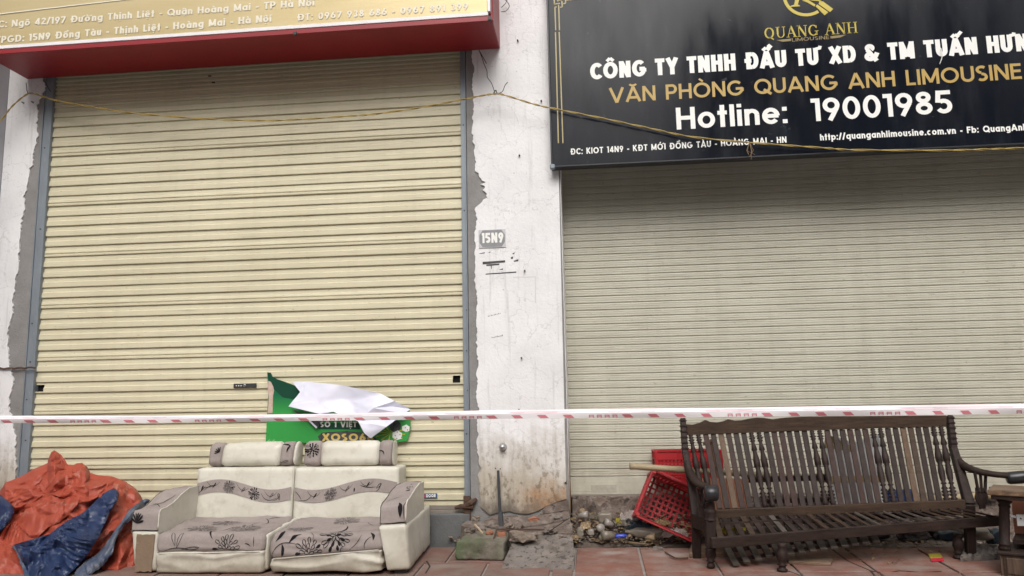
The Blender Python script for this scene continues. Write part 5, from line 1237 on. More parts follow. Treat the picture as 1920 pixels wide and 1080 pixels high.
sheet(cp([(120, 660), (200, 560), (330, 500), (470, 460), (560, 430), (640, 440), (600, 520), (540, 600), (470, 660), (380, 700), (300, 760), (270, 800), (200, 740)]), .006, .014, 10.5, .045, .9, 'tarp_orange', 'orange_fold')

#@@ FOOT
# ================================================================== broken slabs, block and rubble at the pillar foot
def slabpts(px, Yz, th_, nm, m, label, cat, bevel=.006, disp=.006, seed=0.0, group=None):
    """irregular slab: outline given as sight points on a plane z (list of (x, y, z))"""
    top = [P(x, y, Y) for x, y, Y in px]
    bm = bmesh.new(); vv = [bm.verts.new(p) for p in top]; f = bm.faces.new(vv); bmesh.ops.recalc_face_normals(bm, faces=bm.faces)
    if f.normal.z < 0: f.normal_flip()
    bmesh.ops.triangulate(bm, faces=bm.faces)
    for it in range(4):
        es = [e for e in bm.edges if e.calc_length() > .03]
        if es: bmesh.ops.subdivide_edges(bm, edges=es, cuts=1); bmesh.ops.triangulate(bm, faces=bm.faces)
    r = bmesh.ops.extrude_face_region(bm, geom=list(bm.faces)); nv_ = [g for g in r['geom'] if isinstance(g, bmesh.types.BMVert)]
    bmesh.ops.translate(bm, verts=nv_, vec=(0, 0.01, -th_))
    for v in bm.verts: v.co += V((fbm(v.co, 14, seed), fbm(v.co, 14, seed+3), fbm(v.co, 10, seed+7)*.8))*disp
    bm.verts.index_update(); mb = MB().add([v.co.copy() for v in bm.verts], [tuple(v.index for v in f.verts) for f in bm.faces]); bm.free()
    return solo(mb, nm, m, label, cat, group)
g_ = gz(-.3)
slabpts([(940, 1068, -.66), (1076, 1070, -.66), (1077, 1040, -.48), (1073, 1004, -.30), (1040, 1001, -.28), (985, 1006, -.29), (962, 1014, -.33), (950, 1040, -.46)], 0, .06, 'stone_slab', 'slab_grey', 'flat grey stone slab laid in the paving before the pillar', 'slab', disp=.003)
slabpts([(962, 1008, -.29), (1000, 1003, -.27), (1073, 1000, -.27), (1073, 984, -.19), (1068, 974, -.15), (1030, 983, -.17), (985, 990, -.20), (958, 996, -.22)], 0, .10, 'broken_slab', 'slab_brown', 'long brown slab strip along the top of the grey slab', 'slab', seed=3, disp=.005)
slabpts([(984, 988, -.19), (1030, 981, -.165), (1068, 971, -.14), (1066, 956, -.06), (1040, 962, -.065), (1008, 966, -.07), (990, 972, -.09), (976, 982, -.14)], 0, .14, 'broken_slab', 'slab_brown', 'cracked brown slab sloping down from the orange stained pillar corner', 'slab', seed=5, disp=.006)
slabpts([(905, 984, -.14), (930, 990, -.18), (975, 990, -.19), (982, 978, -.12), (990, 970, -.08), (960, 966, -.05), (930, 968, -.05), (908, 974, -.07)], 0, .14, 'broken_slab', 'slab_brown', 'broken brown slab behind the foot of the steel post', 'slab', seed=6, disp=.006)
slabpts([(1012, 964, -.065), (1040, 960, -.06), (1068, 954, -.055), (1066, 936, -.052), (1045, 942, -.052), (1024, 950, -.052)], 0, .03, 'broken_slab', 'slab_brown', 'dark broken wedge of slab under the ragged right plaster foot', 'slab', seed=8, disp=.005)
slabpts([(864, 986, -.20), (885, 990, -.24), (912, 992, -.24), (905, 980, -.13), (890, 974, -.08), (870, 977, -.08)], 0, .12, 'broken_slab', 'slab_brown', 'grey brown stone at the back of the mossy block under the shutter rail', 'stone', seed=11, disp=.008)
# mossy block
bz = gz(-.42); fy_ = G(900, 1052).y
x0, x1 = P(853, 1050, fy_).x, P(948, 1050, fy_).x; zt_ = P(900, 1015, fy_).z
blk_ = RBox([V((x0, fy_, bz)), V((x1-.01, fy_-.01, bz)), V((x1, fy_, zt_)), V((x0, fy_, zt_))], [V((x0+.02, -.07, bz)), V((x1, -.1, bz)), V((x1, -.12, zt_+.02)), V((x0+.07, -.08, zt_+.05))], .018,
            lambda w, n, p: .012*fbm(w, 7, 3)+.004*nz(w, 45))
solo(blk_.mb((26, 22, 12)), 'concrete_block', 'mossy_concrete', 'rough concrete block with green moss lying at the pillar foot', 'block', smooth=True, weld=True)
mbk = MB(); rock(mbk, P(982, 1006, -.36), (.10, .05, .042), 4.0, 3, .5); 
mbk.v = [v+V((0, 0, 0)) for v in mbk.v]
solo(mbk, 'rock', 'rock_brown', 'jagged brown rock lying on the grey slab beside the mossy block', 'rock')
mbk = MB(); rock(mbk, P(941, 1003, -.32), (.038, .03, .032), 7.0, 3, .15); solo(mbk, 'brick_piece', 'brick_red', 'rounded red brick piece behind the mossy block', 'brick', smooth=True)
mbk = MB(); rock(mbk, P(918, 999, -.28), (.03, .025, .02), 9.0, 2, .3); solo(mbk, 'stone', 'brick_red', 'small reddish stone lying left of the round brick piece', 'stone')
mbk = MB(); rock(mbk, P(938, 1045, -.44), (.016, .012, .01), 2.0, 2, .3); solo(mbk, 'pebble', 'slab_grey', 'small pale pebble at the lower right corner of mossy block', 'stone')
mbk = MB(); mbk.tube([P(890, 983, -.3), P(897, 990, -.32), P(905, 1000, -.33)], .006, 6); solo(mbk, 'stick', 'paper_tan', 'short pale stick leaning into the gap behind the mossy block', 'stick')
# steel post and angle frame
sp = MB(); a, b = P(939, 1003, -.16), P(934, 882, -.09); sp.bar(a, b, .018, .014, up=V((0, 1, 0)))
st2 = thing('steel_post', 'thin black steel flat bar standing against the pillar foot', 'post', (a.x, a.y, a.z))
sp.build('bar', 'black_steel', st2, bevel=.002); MB().bar(P(941, 1004, -.17), P(938, 960, -.135), .03, .02, up=V((0, 1, 0))).build('bar_foot', 'black_steel', st2, bevel=.002)
wq = MB(); wq.tube(smooth_path([P(944, 985, -.15), P(949, 993, -.17), P(955, 1001, -.18), P(950, 1004, -.18), P(944, 1000, -.17), P(948, 998, -.17)], 5), .0025, 5); wq.build('wire_twist', 'wire_black', st2)
for px, py in ((929, 878), (938, 879)): bolt(px, py, .005, 'black_plastic', .004)
fa = MB(); fa.bar(P(930, 993, -.33), P(1021, 993, -.33), .012, .010); fa.bar(P(931, 993, -.33), P(926, 1010, -.40), .010, .010)
solo(fa, 'angle_iron', 'rust_brown', 'rusty angle iron frame lying over the stones at the pillar foot', 'bar', bevel=.001)
fa = MB(); fa.bar(P(1020, 1003, -.35), P(1066, 972, -.2), .004, .004); 
solo(fa, 'slab_crack_wire', 'wire_black', 'thin dark wire running up across the cracked brown slab', 'wire')
for i, (px, py, Y_, sz, m_, lab) in enumerate(((880, 996, -.27, (.045, .03, .025), 'slab_brown', 'angular brown chunk at the left end of the mossy block top'),
        (955, 986, -.20, (.03, .025, .02), 'rock_brown', 'small rough stone touching the foot of the steel post'), (1032, 996, -.27, (.05, .03, .018), 'slab_brown', 'thin broken slab chip at the upper edge of the grey slab'),
        (1055, 1006, -.30, (.03, .03, .014), 'rock_brown', 'small stone on the grey slab near the rubbish pile'), (1000, 974, -.11, (.035, .025, .022), 'brick_red', 'broken red brick corner under the orange stained plaster'),
        (893, 972, -.10, (.03, .02, .022), 'rock_brown', 'grey stone wedged below the rusty shutter latch'), (1046, 972, -.13, (.032, .02, .016), 'slab_grey', 'pale grey chip lying on the sloping brown slab'))):
    mbk = MB(); rock(mbk, P(px, py, Y_), sz, 40+i*2.3, 3, .55); solo(mbk, 'rubble_piece', m_, lab, 'rubble')
rb2 = MB(); R9 = random.Random(21)
for i in range(150):
    x = R9.uniform(868, 1068); y = R9.uniform(975, 1012); p = PZ(x, y, .07*(1012-y)/40+.005)
    if p.y > -.06: p.y = -.06-R9.random()*.05
    rock(rb2, p, (R9.uniform(.004, .019), R9.uniform(.004, .014), R9.uniform(.004, .012)), i, 1, .4)
o = solo(rb2, 'gravel', 'rock_brown', 'scattered gravel and crumbs around the pillar foot', 'gravel'); o['kind'] = 'stuff'

# ------------------------------------------------------------------ rubbish pile right of pillar
def pile(u, v):
    x = PX1+0.01+u*2.6; y = 0.20-0.26*v-.03*nz((u*9, 0, 0), 1); env = (1-v)**0.7
    h = 0.12*env*(0.6+0.5*nz((x, y, 0), 3, 4))*max(0.10, 1-u*3.2); p = V((x, y, gz(y)+0.003+h)); p.z += (0.014*fbm(p, 14, 1)+.006*nz(p, 60))*(env if v < .98 else 0); 
    if v > .97: p.z = gz(y)-.006
    return p
vs, fs = grid(160, 36, pile)
o = solo(MB().add(vs, fs), 'soil_heap', 'soil', 'low heap of brown soil and dust under the rubbish by the pillar', 'soil', smooth=True); o['kind'] = 'stuff'
def PY(y): return 0.13-0.20*(y-955)/63
R8 = random.Random(8)
db = MB(); dl = MB()
for i in range(420):
    x = R8.uniform(1072, 1300); y = R8.uniform(962, 1018); p = P(x, y, PY(y))
    rock(db, p, (R8.uniform(.004, .013), R8.uniform(.004, .013), R8.uniform(.003, .010)), i*1.3, 1, .4)
def leafy(mb, p, s, R_, sq=.5):
    t = R_.uniform(0, 2*pi); d = V((cos(t), sin(t), R_.uniform(-.3, .4))); n_ = V((-sin(t), cos(t), R_.uniform(-.5, .5)))
    mb.add([p-d*s, p+n_*s*sq+V((0, 0, s*.3)), p+d*s, p-n_*s*sq+V((0, 0, s*.2)), p+V((0, 0, s*.05))], [(0, 1, 4), (1, 2, 4), (2, 3, 4), (3, 0, 4)])
for i in range(240):
    x = R8.uniform(1070, 1320); y = R8.uniform(962, 1020); p = P(x, y, PY(y)-.01)
    leafy(dl, p, R8.uniform(.008, .032), R8)
o = solo(db, 'gravel', 'rock_brown', 'small stones mixed into the rubbish right of the pillar', 'gravel'); o['kind'] = 'stuff'
o = solo(dl, 'dry_litter', 'leaf_dry', 'brown dry leaves and scraps strewn over the rubbish pile', 'litter'); o['kind'] = 'stuff'
def cup(p, d, r, L, m, nm, label, cat='cup', group=None, ratio=.72):
    d = V(d).normalized(); mb = MB(); mb.tube([p, p+d*L*.02, p+d*L*.5, p+d*L, p+d*L*1.0], [r*ratio*.9, r*ratio, r*(ratio+1)/2, r, r*1.06], 14, cap=False)
    mb.tube([p+d*L*.999, p+d*L*.5, p+d*L*.04], [r*.93, r*(ratio+1)/2*.92, r*ratio*.9], 14, cap=True)
    solo(mb, nm, m, label, cat, group, smooth=True)
cup(P(1085, 968, PY(968)-.015), (1, -.4, .25), .026, .07, 'cup_clear', 'plastic_cup', 'clear plastic cup lying nearest the pillar, under the crumpled foil scrap')
cup(P(1148, 985, PY(985)-.015), (-.8, -.5, .5), .026, .06, 'cup_clear', 'plastic_cup', 'clear dented plastic cup standing in the middle of the rubbish pile')
cup(P(1150, 1004, PY(1004)-.015), (-.9, -.5, .08), .034, .085, 'bottle_mud', 'muddy_cup', 'brown mud-filled cup lying with its mouth to the left')
cup(P(1196, 984, PY(984)-.015), (-1, -.2, -.1), .02, .03, 'cup_clear', 'bottle_cap', 'round grey plastic lid lying beside the food wrapper', 'lid')
def blob(px, py, Y, sz, m, nm, label, cat, seed=0, rough=.2, n=3, smooth=True, group=None):
    mb = MB(); rock(mb, P(px, py, Y), sz, seed, n, rough); return solo(mb, nm, m, label, cat, group, smooth=smooth)
blob(1135, 971, PY(971)-.015, (.065, .05, .055), 'bottle_mud', 'crushed_can', 'large dusty dented container half buried against the step', 'container', 3, .12)
blob(1108, 998, PY(998)-.015, (.028, .025, .028), 'cup_clear', 'plastic_ball', 'grey egg shaped plastic lump beside the tan paper', 'plastic', 5, .05)
blob(1088, 1000, PY(1000)-.015, (.03, .03, .05), 'bottle_mud', 'crushed_bottle', 'crushed green brown bottle standing at the edge of grey slab', 'bottle', 6, .3)
def bottle(p, q, r, m, nm, label, cat='bottle'):
    solo(MB().lathe(p, q, [(0, r*.6), (.04, r), (.3, r*.96), (.34, r*.9), (.4, r), (.7, r), (.82, r*.55), (.9, r*.35), (1, r*.35)], 14), nm, m, label, cat, smooth=True)
bottle(P(1246, 1001, PY(1001)-.015), P(1172, 997, PY(997)-.015), .036, 'bottle_mud', 'plastic_bottle', 'dusty grey plastic bottle lying under the tilted red crate')
bottle(P(1153, 1006, PY(1006)-.015), P(1178, 1004, PY(1004)-.015), .014, 'blue_can', 'drink_can', 'small blue and white battery shaped tube at pile front', 'tube')
def crumple(px, py, Y, w, h, m, nm, label, cat, seed, d=.03, n=16, amp=.5, sm=False):
    c = P(px, py, Y)
    def f(u, v):
        a, b = (u-.5)*2, (v-.5)*2; r_ = 1+.25*noise.noise(V((a*1.2, b*1.2, seed)))
        k = crum(a*120+300*seed, b*120, seed*.37, 1.4)
        return c+V((a*w*r_, b*d*.8 - d*k*.3, (b*.5+.5)*h*.6+h*amp*k*.6+h*.2*(1-a*a)))
    vs, fs = grid(n, n, f); o = solo(MB().add(vs, fs), nm, m, label, cat); sharp(o, 20); return o
crumple(1098, 993, PY(993)-.015, .035, .05, 'paper_tan', 'paper_scrap', 'torn tan paper scrap curling up beside the crushed bottle', 'paper', 1.0)
crumple(1079, 1012, PY(1012)-.015, .022, .028, 'paper_tan', 'paper_scrap', 'small crumpled pale paper on the tile corner by grey slab', 'paper', 2.0)
crumple(1168, 987, PY(987)-.015, .055, .045, 'yellow_wrap', 'food_wrapper', 'flattened green and yellow food wrapper on the rubbish pile', 'wrapper', 3.0).data.materials[0] = MATS['bottle_mud']
crumple(1160, 980, PY(980)-.015, .02, .03, 'yellow_wrap', 'food_wrapper', 'small yellow wrapper scrap on top of the flattened wrapper', 'wrapper', 3.5)
crumple(1182, 975, PY(975)-.015, .07, .06, 'bag_clear', 'plastic_bag', 'shiny clear plastic bag against the lower corner of the red crate', 'bag', 4.0, n=24)
crumple(1198, 992, PY(992)-.015, .085, .055, 'bag_dark', 'plastic_bag', 'black and dark blue plastic bag under the tilted red crate', 'bag', 5.0, n=24)
crumple(1262, 1006, PY(1006)-.015, .10, .05, 'bag_clear', 'plastic_bag', 'clear crumpled plastic bag by the left bench leg', 'bag', 6.0, n=28)
crumple(1222, 1022, G(1230,1022).y, .045, .03, 'paper_tan', 'paper_scrap', 'torn brown cardboard scrap on the tiles in front of the crate', 'paper', 7.0)
crumple(1092, 961, PY(961)-.015, .02, .03, 'paper_tan', 'foil_scrap', 'pointed pale foil scrap at the back near the pillar', 'scrap', 8.0)
blob(1234, 1030, G(1230,1030).y, (.045, .035, .022), 'slab_grey', 'stone', 'flat grey stone on the tiles before the red crate', 'stone', 12, .25, 3, False)
MBs = MB().tube(smooth_path([G(1247, 1035, .01), G(1258, 1042, .012), G(1270, 1047, .01), G(1290, 1046, .01)], 4), .005, 6); solo(MBs, 'twig', 'rust_brown', 'dark curved twig on the tiles right of the flat stone', 'twig')
MBs = MB().tube([G(1088, 1008, .012), G(1130, 1013, .014), G(1176, 1018, .012)], [.007, .006, .004], 6); solo(MBs, 'stick', 'paper_tan', 'long pale stick lying along the front of rubbish pile', 'stick')
MBs = MB().tube([G(1150, 1014, .02), G(1210, 1020, .02)], [.006, .005], 6); solo(MBs, 'stick', 'leaf_dry', 'brown stick lying under the plastic bottle', 'stick')

for pts in ([(1560, 1030), (1590, 1052), (1632, 1070), (1660, 1075), (1686, 1070), (1730, 1073), (1765, 1071)], [(1632, 1070), (1640, 1080)], [(1450, 1064), (1480, 1071), (1500, 1079)], [(800, 1052), (806, 1062), (798, 1075)]):
    for i in range(len(pts)-1):
        a_, b_ = G(*pts[i], .0012), G(*pts[i+1], .0012); MB().bar(a_, b_, random.uniform(.006, .014), .0012).build('tile_crack', 'crack_and_shade_dark', pave)
cup(P(1122, 992, PY(992)), (.3, -.9, .3), .028, .06, 'cup_clear', 'plastic_cup', 'clear cup lying mouth forward between the tan paper and the dented container', 'cup')
cup(P(1210, 1006, PY(1006)), (.9, -.5, .1), .024, .07, 'paper_tan', 'paper_cup', 'tan paper cup lying just in front of the dusty plastic bottle', 'cup')
cup(P(1130, 1010, PY(1010)), (-.2, -.9, .5), .022, .03, 'bottle_mud', 'bottle_cap', 'brown muddy lid at the front of the pile behind the long pale stick', 'lid')
crumple(1240, 985, PY(985)-.02, .06, .04, 'leaf_dry', 'paper_scrap', 'brown crumpled paper under the lower edge of the tilted red crate', 'paper', 17.0)
crumple(1112, 975, PY(975), .04, .04, 'bottle_mud', 'crushed_cup', 'crushed brown cup beside the large dented container', 'cup', 18.0)
#@@ CRATES
# ================================================================== red crates
def crate(M_, w, d, h, label, name='plastic_crate', group='red plastic crates'):
    """M_ maps crate space (x across, y depth, z up, open top) to the world"""
    base = M_ @ V((0, 0, 0)); t = thing(name, label, 'crate', base, group)
    def bx(mb, a, b): mb.box(a, b, M_)
    def panel(nm, org, ux, uz, L, H):  # lattice wall with real holes
        mb = MB(); cols = int(L/.026); rows = 7 if H > .2 else 2; sw = .012 if H > .2 else .008; th_ = .004
        nrm = ux.cross(uz)
        def strip(a0, a1, b0, b1, t_=th_):
            c = []
            for k in (0, t_):
                for a, b in ((a0, b0), (a1, b0), (a1, b1), (a0, b1)): c.append(M_ @ (org+ux*a+uz*b+nrm*k))
            mb.add(c, [(0, 1, 2, 3), (7, 6, 5, 4), (0, 4, 5, 1), (1, 5, 6, 2), (2, 6, 7, 3), (3, 7, 4, 0)])
        strip(0, L, H*.74, H, .010); strip(0, L, 0, H*.09, .007)
        z0, z1 = H*.0905, H*.7395
        for i in range(cols+1): x = .004+(L-.016)*i/cols; strip(x, x+sw, z0, z1)
        for r_ in range(1, rows): zz = z0+(z1-z0)*r_/rows; strip(.012, L-.012, zz-.0055, zz+.0055, .0036)
        strip(0, L, H*.98, H*1.0, .018); strip(0, L, H*.735, H*.76, .016)
        for i in range(7): x = L*i/6-.003*(i == 6)-(0.003 if i else 0); strip(x, x+.005, H*.7605, H*.9795, .016)
        return mb.build(nm, 'crate_red', t)
    panel('side_wall', V((-w/2, -d/2, 0)), V((1, 0, 0)), V((0, 0, 1)), w, h)
    panel('side_wall', V((w/2, d/2, 0)), V((-1, 0, 0)), V((0, 0, 1)), w, h)
    panel('side_wall', V((-w/2, d/2, 0)), V((0, -1, 0)), V((0, 0, 1)), d, h)
    panel('side_wall', V((w/2, -d/2, 0)), V((0, 1, 0)), V((0, 0, 1)), d, h)
    bt = MB(); n = int(w/.035)
    for i in range(n+1): x = -w/2+(w-.008)*i/n; bx(bt, (x, -d/2, 0), (x+.016, d/2, .005))
    n = int(d/.035)
    for i in range(n+1): y = -d/2+(d-.008)*i/n; bx(bt, (-w/2, y, .0052), (w/2, y+.013, .009))
    bt.build('bottom', 'crate_red', t)
    for sx in (-1, 1):
        for sy in (-1, 1): MB().box((sx*w/2-.012, sy*d/2-.012, 0), (sx*w/2+.012, sy*d/2+.012, h*1.01), M_).build('corner_post', 'crate_red', t, bevel=.003)
    return t
# upright crate behind; sits on rubble against the step
a, b = P(1234, 845, .12), P(1345, 845, .12)
Mx = Matrix.Translation(((a.x+b.x)/2, .18, P(1240, 905, .12).z)) @ Matrix.Rotation(radians(2), 4, 'Z')
crate(Mx, .44, .16, P(1240, 845, .12).z-P(1240, 905, .12).z, 'upright red crate behind the bamboo pole, half hidden by bench end')
# tilted crate, open side to the street: its mouth faces the viewer
pc = P(1250, 948, 0.0)
Mx = Matrix.Translation(pc+V((0.02, -.02, 0))) @ Matrix.Rotation(radians(25), 4, 'Y') @ Matrix.Rotation(radians(78), 4, 'X') @ Matrix.Translation((0, 0, -.13))
crate(Mx, .38, .30, .25, 'tilted red crate leaning with its open side outwards on the rubbish')
# bamboo pole
a, b = P(1181, 874, -.12), P(1640, 905, .10)
mb = MB(); n = 40; pts = []; rr_ = []
for i in range(n+1):
    t = i/n; pts.append(a+(b-a)*t); rr_.append(.021*(1+(.14 if i % 8 == 0 else 0))*(1-.15*t))
mb.tube(pts, rr_, 12); solo(mb, 'bamboo_pole', 'bamboo', 'dry bamboo pole resting on the red crates behind the bench', 'pole', smooth=True)

#@@ BENCH
# ================================================================== long dark wooden bench
bc = thing('wooden_bench', 'long dark wooden slatted bench with turned spindles, seat broken askew', 'bench', (5.5, -.4, gz(-.4)))
YT_, YB_ = -.22, -.44
def BT(x): return P(x, 812-(x-1285)*.012*2.1, YT_)
# top rail with carved upper outline
prof = [(1283, 795), (1300, 796), (1312, 793), (1323, 787.5), (1332, 791), (1345, 792), (1357, 790), (1366, 786), (1378, 788.5), (1392, 788), (1405, 785), (1420, 783), (1432, 783.5), (1450, 786), (1475, 783), (1500, 781.5), (1560, 780.5), (1650, 780), (1775, 779)]
low_ = [(1775, 799), (1650, 803), (1560, 806), (1450, 810), (1283, 816)]
pts = [P(x, y, YT_-.012) for x, y in prof+low_]
MB().prism(pts, (0, .03, 0)).build('top_rail', 'rail_wood', bc, bevel=.002)
# lower back rail
a, b = P(1338, 964, YB_-.01), P(1808, 945, YB_-.01)
za, zb_ = a.z, b.z
MB().bar(a+V((0, 0, 0)), b, .04, .052).build('lower_rail', 'rail_wood', bc, bevel=.003)
R5 = random.Random(9)
woods = ['dark_wood_v']*5+['red_wood_v']*3
N = 34; seq = 'pp'+'ssssss'+'pp'+'ssssss'+'pp'+'ssssss'+'pp'+'ssssss'+'pp'
tan = {4: 'tan_wood_v', 29: 'tan_wood_v', 28+0: 'tan_wood_v'}
tan = {4: 'tan_wood_v', 28: 'tan_wood_v', 29: 'rail_wood'}
sp_prof = [(0, .008), (.015, .013), (.03, .007), (.045, .014), (.06, .006), (.08, .016), (.10, .007), (.115, .014), (.13, .008), (.16, .009), (.24, .015), (.255, .009), (.27, .010), (.30, .011), (.38, .016), (.47, .016), (.48, .009), (.49, .013), (.50, .010), (.52, .012), (.60, .015), (.70, .013), (.74, .008), (.755, .014), (.77, .007), (.80, .009), (.82, .016), (.84, .008), (.86, .017), (.885, .008), (.905, .017), (.93, .009), (.95, .016), (.975, .012), (1, .012)]
slat_me = None
for i, ch in enumerate(seq):
    t = i/(N-1)
    xt = 1160+(340+t*(1525-340))/2.526; xb = 1160+((408+t*(1592-408)))/2.526
    yt = 815-t*15; yb = 955-t*13
    A_, B_ = P(xt, yt, YT_+.004), P(xb, yb, YB_+.006)
    if ch == 's':
        w_ = .0335+R5.uniform(-.0015, .0015)
        MB().bar(A_, B_, w_, .012, up=V((0, 1, 0.3))).build('back_slat', tan.get(i, R5.choice(woods)), bc, bevel=.0015)
    else:
        MB().lathe(A_, B_, [(q_, r_*1.28) for q_, r_ in sp_prof], 10).build('spindle', 'dark_wood_v', bc, smooth=True)
# end posts of the back (ridged at the top)
for side, pp in (('l', [(1280, 785, -.20), (1285, 850, -.27), (1296, 905, -.34), (1305, 965, -.42), (1305, 1016, -.36)]), ('r', [(1780, 780, -.20), (1787, 840, -.27), (1800, 885, -.34), (1817, 945, -.43), (1822, 1012, -.38)])):
    ps = [P(*p) for p in pp]; g = ps[-1]; ps[-1] = V((g.x, g.y, gz(g.y)+.002))
    if side == 'r': ps[-1].x = ps[-2].x+.0
    mb = MB(); w_ = [.034, .040, .050, .056, .050]
    for i in range(4): mb.bar(ps[i], ps[i+1]+(ps[i+1]-ps[i]).normalized()*.004, w_[i], .045, up=V((0, 1, 0)), w2=w_[i+1], h2=.045)
    po = mb.build('back_post', 'dark_wood_v', bc, bevel=.004)
    rg = MB(); d = ps[1]-ps[0]
    for k in range(6): c = ps[0]+d*(.06+k*.16); rg.box(c-V((.024, .03, .007)), c+V((.024, .02, .007)))
    rg.build('carved_ridge', 'dark_wood_v', po, bevel=.005, seg=2)
# arms
def arm(path, ws, hs, m='dark_wood'):
    mb = MB(); ps = smooth_path([P(*p) for p in path], 5); n = len(ps); b0 = None
    for i, p in enumerate(ps):
        d = (ps[min(i+1, n-1)]-ps[max(i-1, 0)]).normalized(); sx = d.cross(V((0, 0, 1))); sx.normalize(); sz = sx.cross(d); t = i/(n-1)
        k = t*(len(ws)-1); j = min(int(k), len(ws)-2); f_ = k-j; w = ws[j]*(1-f_)+ws[j+1]*f_; h = hs[j]*(1-f_)+hs[j+1]*f_
        for q in range(10): a_ = 2*pi*q/10; c_, s_ = cos(a_), sin(a_); e = (abs(c_)**4+abs(s_)**4)**-.25; mb.v.append(p+sx*w/2*c_*e+sz*h/2*s_*e)
        if i: 
            for q in range(10): mb.f.append(((i-1)*10+q, (i-1)*10+(q+1) % 10, i*10+(q+1) % 10, i*10+q))
    mb.f.append(tuple(range(10))); mb.f.append(tuple((n-1)*10+q for q in range(10)))
    return mb.build('armrest', m, bc, smooth=True)
arm([(1286, 850, -.27), (1291, 880, -.32), (1303, 901, -.42), (1320, 912, -.55), (1338, 915, -.64)], [.04, .045, .055, .062, .06], [.05, .05, .04, .032, .034])
arm([(1787, 848, -.27), (1800, 868, -.32), (1822, 880, -.40), (1855, 888, -.47), (1893, 892, -.52)], [.04, .045, .055, .06, .06], [.05, .05, .04, .034, .034])
def scroll(a, b, r, lab=None):
    o = MB().lathe(a, b, [(0, r*.85), (.1, r), (.5, r*1.04), (.9, r), (1, r*.8)], 14).build('arm_scroll', 'arm_cap', bc, smooth=True)
scroll(P(1322, 925, -.66), P(1346, 925, -.66), .044)
scroll(P(1888, 897, -.52), P(1935, 893, -.54), .036)
# left front post, turned
g = G(1333, 1065); top = P(1331, 940, g.y)
lp = [(0, .018), (.03, .03), (.05, .022), (.08, .03), (.11, .022), (.13, .034), (.17, .036), (.24, .027), (.27, .034), (.29, .036)]
pt = lambda t: top+(g-top)*t
mb = MB(); mb.tube([pt(t) for t, r in lp], [r for t, r in lp], 14)
mb.build('front_post', 'dark_wood_v', bc, smooth=True)
q0, q1 = pt(.33), pt(.66)
MB().bar(pt(.29), pt(.70), .056, .056, up=V((0, 1, 0))).build('front_post', 'dark_wood_v', bc, bevel=.004, label='square block of the left front post')
leg_prof = [(.70, .022), (.715, .034), (.74, .030), (.78, .032), (.83, .030), (.88, .020), (.895, .028), (.915, .018), (.93, .016), (.945, .024), (.985, .024), (1, .018)]
MB().tube([pt(t) for t, r in leg_prof], [r for t, r in leg_prof], 14).build('leg', 'dark_wood_v', bc, smooth=True)
# side rails + arm support splat on the left and right
MB().bar(P(1300, 975, -.42), pt(.38)+V((0, .02, 0)), .03, .085).build('side_rail', 'dark_wood', bc, bevel=.003)
def splat(cx, y0, y1, Y, s=1.0):
    sp_ = [(-.020, 0), (-.014, -.18), (-.016, -.36), (-.030, -.55), (-.036, -.68), (-.028, -.82), (-.016, -.90), (-.018, -1), (.018, -1), (.016, -.90), (.028, -.82), (.036, -.68), (.030, -.55), (.016, -.36), (.014, -.18), (.020, 0)]
    A_, B_ = P(cx[0], y0, Y[0]), P(cx[1], y1, Y[1]); H_ = (A_-B_).length
    mb = MB()
    for off in (-.02, 0, .02):   # three splayed stems joining a solid heart
        mb.bar(A_+V((off*1.5*s, off*.3, 0)), A_+(B_-A_)*.55+V((off*.9*s, off*.2, 0)), .013*s, .014)
    pts = [A_+(B_-A_)*(-t)+V((x*s, x*.25, 0)) for x, t in sp_ if -t >= .40]
    pts = [A_+(B_-A_)*.42+V((-.028*s, 0, 0))]+[p for p in pts]+[A_+(B_-A_)*.42+V((.028*s, 0, 0))]
    mb.prism(pts, (0, .014, 0)); mb.build('arm_splat', 'dark_wood_v', bc, bevel=.002)
splat((1316, 1318), 915, 978, (-.50, -.52)); splat((1838, 1843), 886, 954, (-.44, -.46), 1.15)
# front rail (pulled askew) and legs
gm = G(1467, 1072); gr = G(1797, 1048)
fa_, fb_ = P(1333, 1018, gm.y-.01), P(1882, 975, gr.y-.03)
MB().bar(fa_, fb_, .035, .058).build('front_rail', 'dark_wood', bc, bevel=.003)
for g, px, py in ((gm, 1466, 1018), (gr, 1797, 1000)):
    top = P(px, py, g.y); 
    MB().lathe(top, g, [(0, .026), (.12, .026), (.2, .02), (.3, .031), (.5, .033), (.62, .026), (.72, .02), (.76, .028), (.80, .019), (.88, .02), (.9, .03), (.97, .03), (1, .022)], 14).build('leg', 'dark_wood_v', bc, smooth=True)
# seat slats
for i in range(27):
    t = i/26
    A_ = P(1340+t*(1795-1340), 970-t*17, YB_-.03); yf = (gm.y-.01)+(gr.y-.03-gm.y+.01)*t
    B_ = fa_+(fb_-fa_)*(.035+.95*t)+V((0, .0, .016)); A_.z = (za+(zb_-za)*t)-.022
    MB().bar(A_, B_, .035, .012).build('seat_slat', R5.choice(['dark_wood', 'dusty_wood', 'rail_wood']), bc, bevel=.0015)
MB().bar(P(1350, 985, -.54), P(1800, 960, -.42), .03, .03).build('seat_bearer', 'dark_wood', bc)
